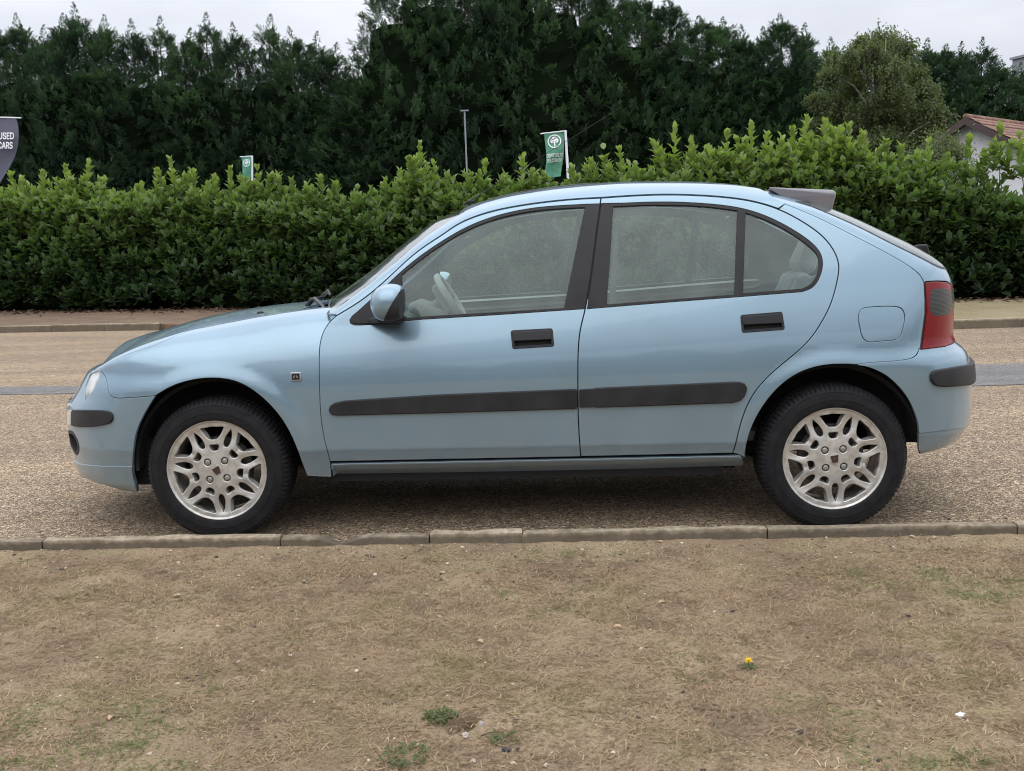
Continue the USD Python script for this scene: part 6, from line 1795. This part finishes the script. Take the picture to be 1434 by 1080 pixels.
emit(house, 'window', bx((ov + 3.2, -hw_ + .385, 1.65), (1.3, .06, 1.1)), plain('house_window_frame', (.7, .7, .7), .4))
emit(house, 'drainpipe', tube([(ov + .15, -hw_ + .34, .1), (ov + .15, -hw_ + .34, ez)], .035, 8), barge)

# the far block behind the trees at the right edge
tw = on_y(np.array([1436., 80.]), 110.0)
tower = thing('tower_block', (tw[0] + 1.0, 110.0, 0), .35, label='grey tower block far behind the trees at the right edge', cat='tower')
conc = noise_mat('tower_concrete', [(.5, 4, [(.3, (.20, .21, .23)), (.7, (.26, .27, .29))], 'mix', 1)])
th_ = float(tw[2])
emit(tower, 'wall', bx((1.2, 0, th_ / 2), (4.4, 4.0, th_)), conc)
emit(tower, 'roof', bx((1.2, 0, th_ + .12), (4.8, 4.4, .24)), conc)
for k in range(5):
    for s_ in (0.0, 2.2):
        emit(tower, 'window', bx((s_ + .2, -2.03, th_ - 1.6 - k * 2.9), (1.3, .10, 1.5)), plain('tower_window', (.45, .47, .50), .2) if (k == 0 and s_ == 0) else '/World/Looks/tower_window')

# ------------------------------------------------------------------ small things on the lawn
def weed(px, label, n_, spread, ll, cols, seed, name='weed'):
    r_ = np.random.default_rng(seed)
    c = on_z(np.array(px, float), ZG); z = float(lawn_z(np.array([c[0]]), np.array([c[1]]))[0])
    w = thing(name, (c[0], c[1], z), label=label, cat='weed')
    az = r_.uniform(0, 6.28, n_); rr = np.sqrt(r_.uniform(0, 1, n_)) * spread
    b = np.c_[np.cos(az) * rr * 1.1, np.sin(az) * rr, r_.uniform(0, .012, n_)]
    az2 = az + r_.normal(0, 1.0, n_)
    d = np.c_[np.cos(az2), np.sin(az2), r_.uniform(.1, 1.2, n_)]
    emit(w, 'leaf', leaves(b, d, np.c_[r_.normal(0, .3, (n_, 2)), np.ones(n_)], ll * r_.uniform(.6, 1.2, n_), ll * .62 * r_.uniform(.7, 1.1, n_)), cols, kind='stuff')
    emit(w, 'stem', join(*[tube([(0, 0, -.004), (float(b[k][0]), float(b[k][1]), .006)], .0008, 4) for k in range(0, n_, max(1, n_ // 12))]), cols, kind='stuff')
    return w


weed_green = leaf_mat('weed_leaf', [(0, (.095, .12, .050)), (.5, (.18, .205, .095)), (1, (.31, .32, .18))], rough=.8, spec=.2, trans=.2, tint=(1, 1.0, .4))
weed((617, 1012), 'low grey-green leafy weed growing on the left rim of the hole', 150, .036, .0125, weed_green, 1)
weed((706, 1040), 'sparse green weed just right of the hole beside the black scrap', 40, .030, .012, weed_green, 2)
weed((568, 1066), 'spreading low weed at the bottom edge left of the hole', 110, .05, .012, weed_green, 3)
weed((1362, 1069), 'small green weed near the bottom right corner', 30, .04, .010, weed_green, 4)
# dandelion
c = on_z(np.array([1048., 935.]), ZG); z = float(lawn_z(np.array([c[0]]), np.array([c[1]]))[0])
dn = thing('dandelion', (c[0], c[1], z), label='single bright yellow dandelion flower in the dry lawn', cat='flower')
yellow = plain('dandelion_yellow', (.85, .62, .01), .6)
r_ = np.random.default_rng(9)
np_ = 70; az = r_.uniform(0, 6.28, np_); el = r_.uniform(.1, 1.4, np_)
emit(dn, 'petal', leaves(np.tile([[0, 0, .016]], (np_, 1)) + r_.normal(0, .0012, (np_, 3)), np.c_[np.cos(az) * np.cos(el), np.sin(az) * np.cos(el), np.sin(el) * .7], np.c_[np.zeros((np_, 2)), np.ones(np_)] + r_.normal(0, .1, (np_, 3)), .0125 * r_.uniform(.7, 1.1, np_), .0032, oblong=False), yellow, kind='stuff')
emit(dn, 'stem', tube([(0, 0, -.003), (.001, 0, .016)], .0014, 6), weed_green)
az = np.arange(7) * .9
emit(dn, 'leaf', leaves(np.zeros((7, 3)) + [0, 0, .002], np.c_[np.cos(az), np.sin(az), np.full(7, .12)], np.tile([[0, 0, 1.0]], (7, 1)), .03, .009), weed_green, kind='stuff')
# white tuft
def lump(name, px, sz, mat, label, catg, seed, zoff=.3):
    r_ = np.random.default_rng(seed); c = on_z(np.array(px, float), ZG); z = float(lawn_z(np.array([c[0]]), np.array([c[1]]))[0])
    ic = trimesh.creation.icosphere(3); v = np.array(ic.vertices)
    v = v * (1 + .5 * (meshkit.fbm(v * 2.2, 3, seed)[:, None] - .5) * 2) * np.array(sz)
    o = emit('/World', name, trimesh.Trimesh(v + [c[0], c[1], z + sz[2] * zoff], ic.faces, process=False), mat, smooth=True, label=label, cat=catg)
    return o
lump('tissue', (1345, 1004), (.010, .008, .008), plain('tissue_white', (.74, .74, .72), .9), 'crumpled white scrap of tissue on the lawn at the right', 'litter', 4)
lump('plastic_scrap', (709, 1055), (.011, .006, .005), plain('scrap_black', (.012, .012, .014), .4), 'small black plastic scrap near the bottom edge right of the hole', 'litter', 6)
lump('stone', (652, 1036), (.007, .010, .006), plain('stone_pale', (.36, .32, .27), .9), 'pale flint lying in the lower end of the hole', 'stone', 8)
lump('stone', (674, 1019), (.005, .010, .004), plain('stone_grey', (.30, .27, .24), .9), 'thin pale stone on the right rim of the hole', 'stone', 9)
lump('stone', (663, 1068), (.006, .008, .004), plain('stone_pinkish', (.42, .35, .31), .9), 'pinkish pale pebble below the hole at the bottom edge', 'stone', 12)
# fallen leaves on the lawn, each its own
leaf_brown = leaf_mat('dry_leaf', [(0, (.42, .30, .18)), (1, (.58, .45, .29))], rough=.7, trans=.1, tint=(1, 1, 1))
leaf_spots = [((932, 846), 'curled tan leaf in the middle right of the lawn'), ((1307, 757), 'pale tan leaf against the kerb at the right'), ((920, 760), 'pale elongated leaf close to the kerb right of the middle'), ((1282, 756), 'cream coloured leaf beside the kerb left of the pale tan one'), ((872, 886), 'yellowish bit of leaf right of the middle of the lawn'), ((678, 906), 'white papery leaf near the centre of the lawn'), ((242, 835), 'small cream leaf in the left part of the lawn'), ((158, 1002), 'twisted pale dry leaf low on the left side')]
for k, (p, lab) in enumerate(leaf_spots):
    c = on_z(np.array(p, float), ZG); z = float(lawn_z(np.array([c[0]]), np.array([c[1]]))[0])
    a = rg_.uniform(0, 6.28)
    l_ = leaves(np.array([[0, 0, .003]]), np.array([[math.cos(a), math.sin(a) * .6, .12]]), np.array([[.1, -.2, 1.0]]), .028, .014, fold=.35)
    o = thing('fallen_leaf', (c[0], c[1], z), label=lab, cat='leaf')
    emit(o, 'blade', l_, leaf_brown)
    emit(o, 'stalk', tube([(0, 0, .003), (-.012 * math.cos(a), -.008 * math.sin(a), .004)], .0007, 4), leaf_brown)
# twig by the hole
c0, c1 = on_z(np.array([673., 1031.]), ZG + .008), on_z(np.array([703., 1026.]), ZG + .010)
emit('/World', 'twig', tube(spline([c0, (c0 + c1) / 2 + [0, .004, .003], c1], 7), np.linspace(.0016, .001, 7), 5), bark, smooth=True, label='short dark twig lying right of the hole', cat='twig')
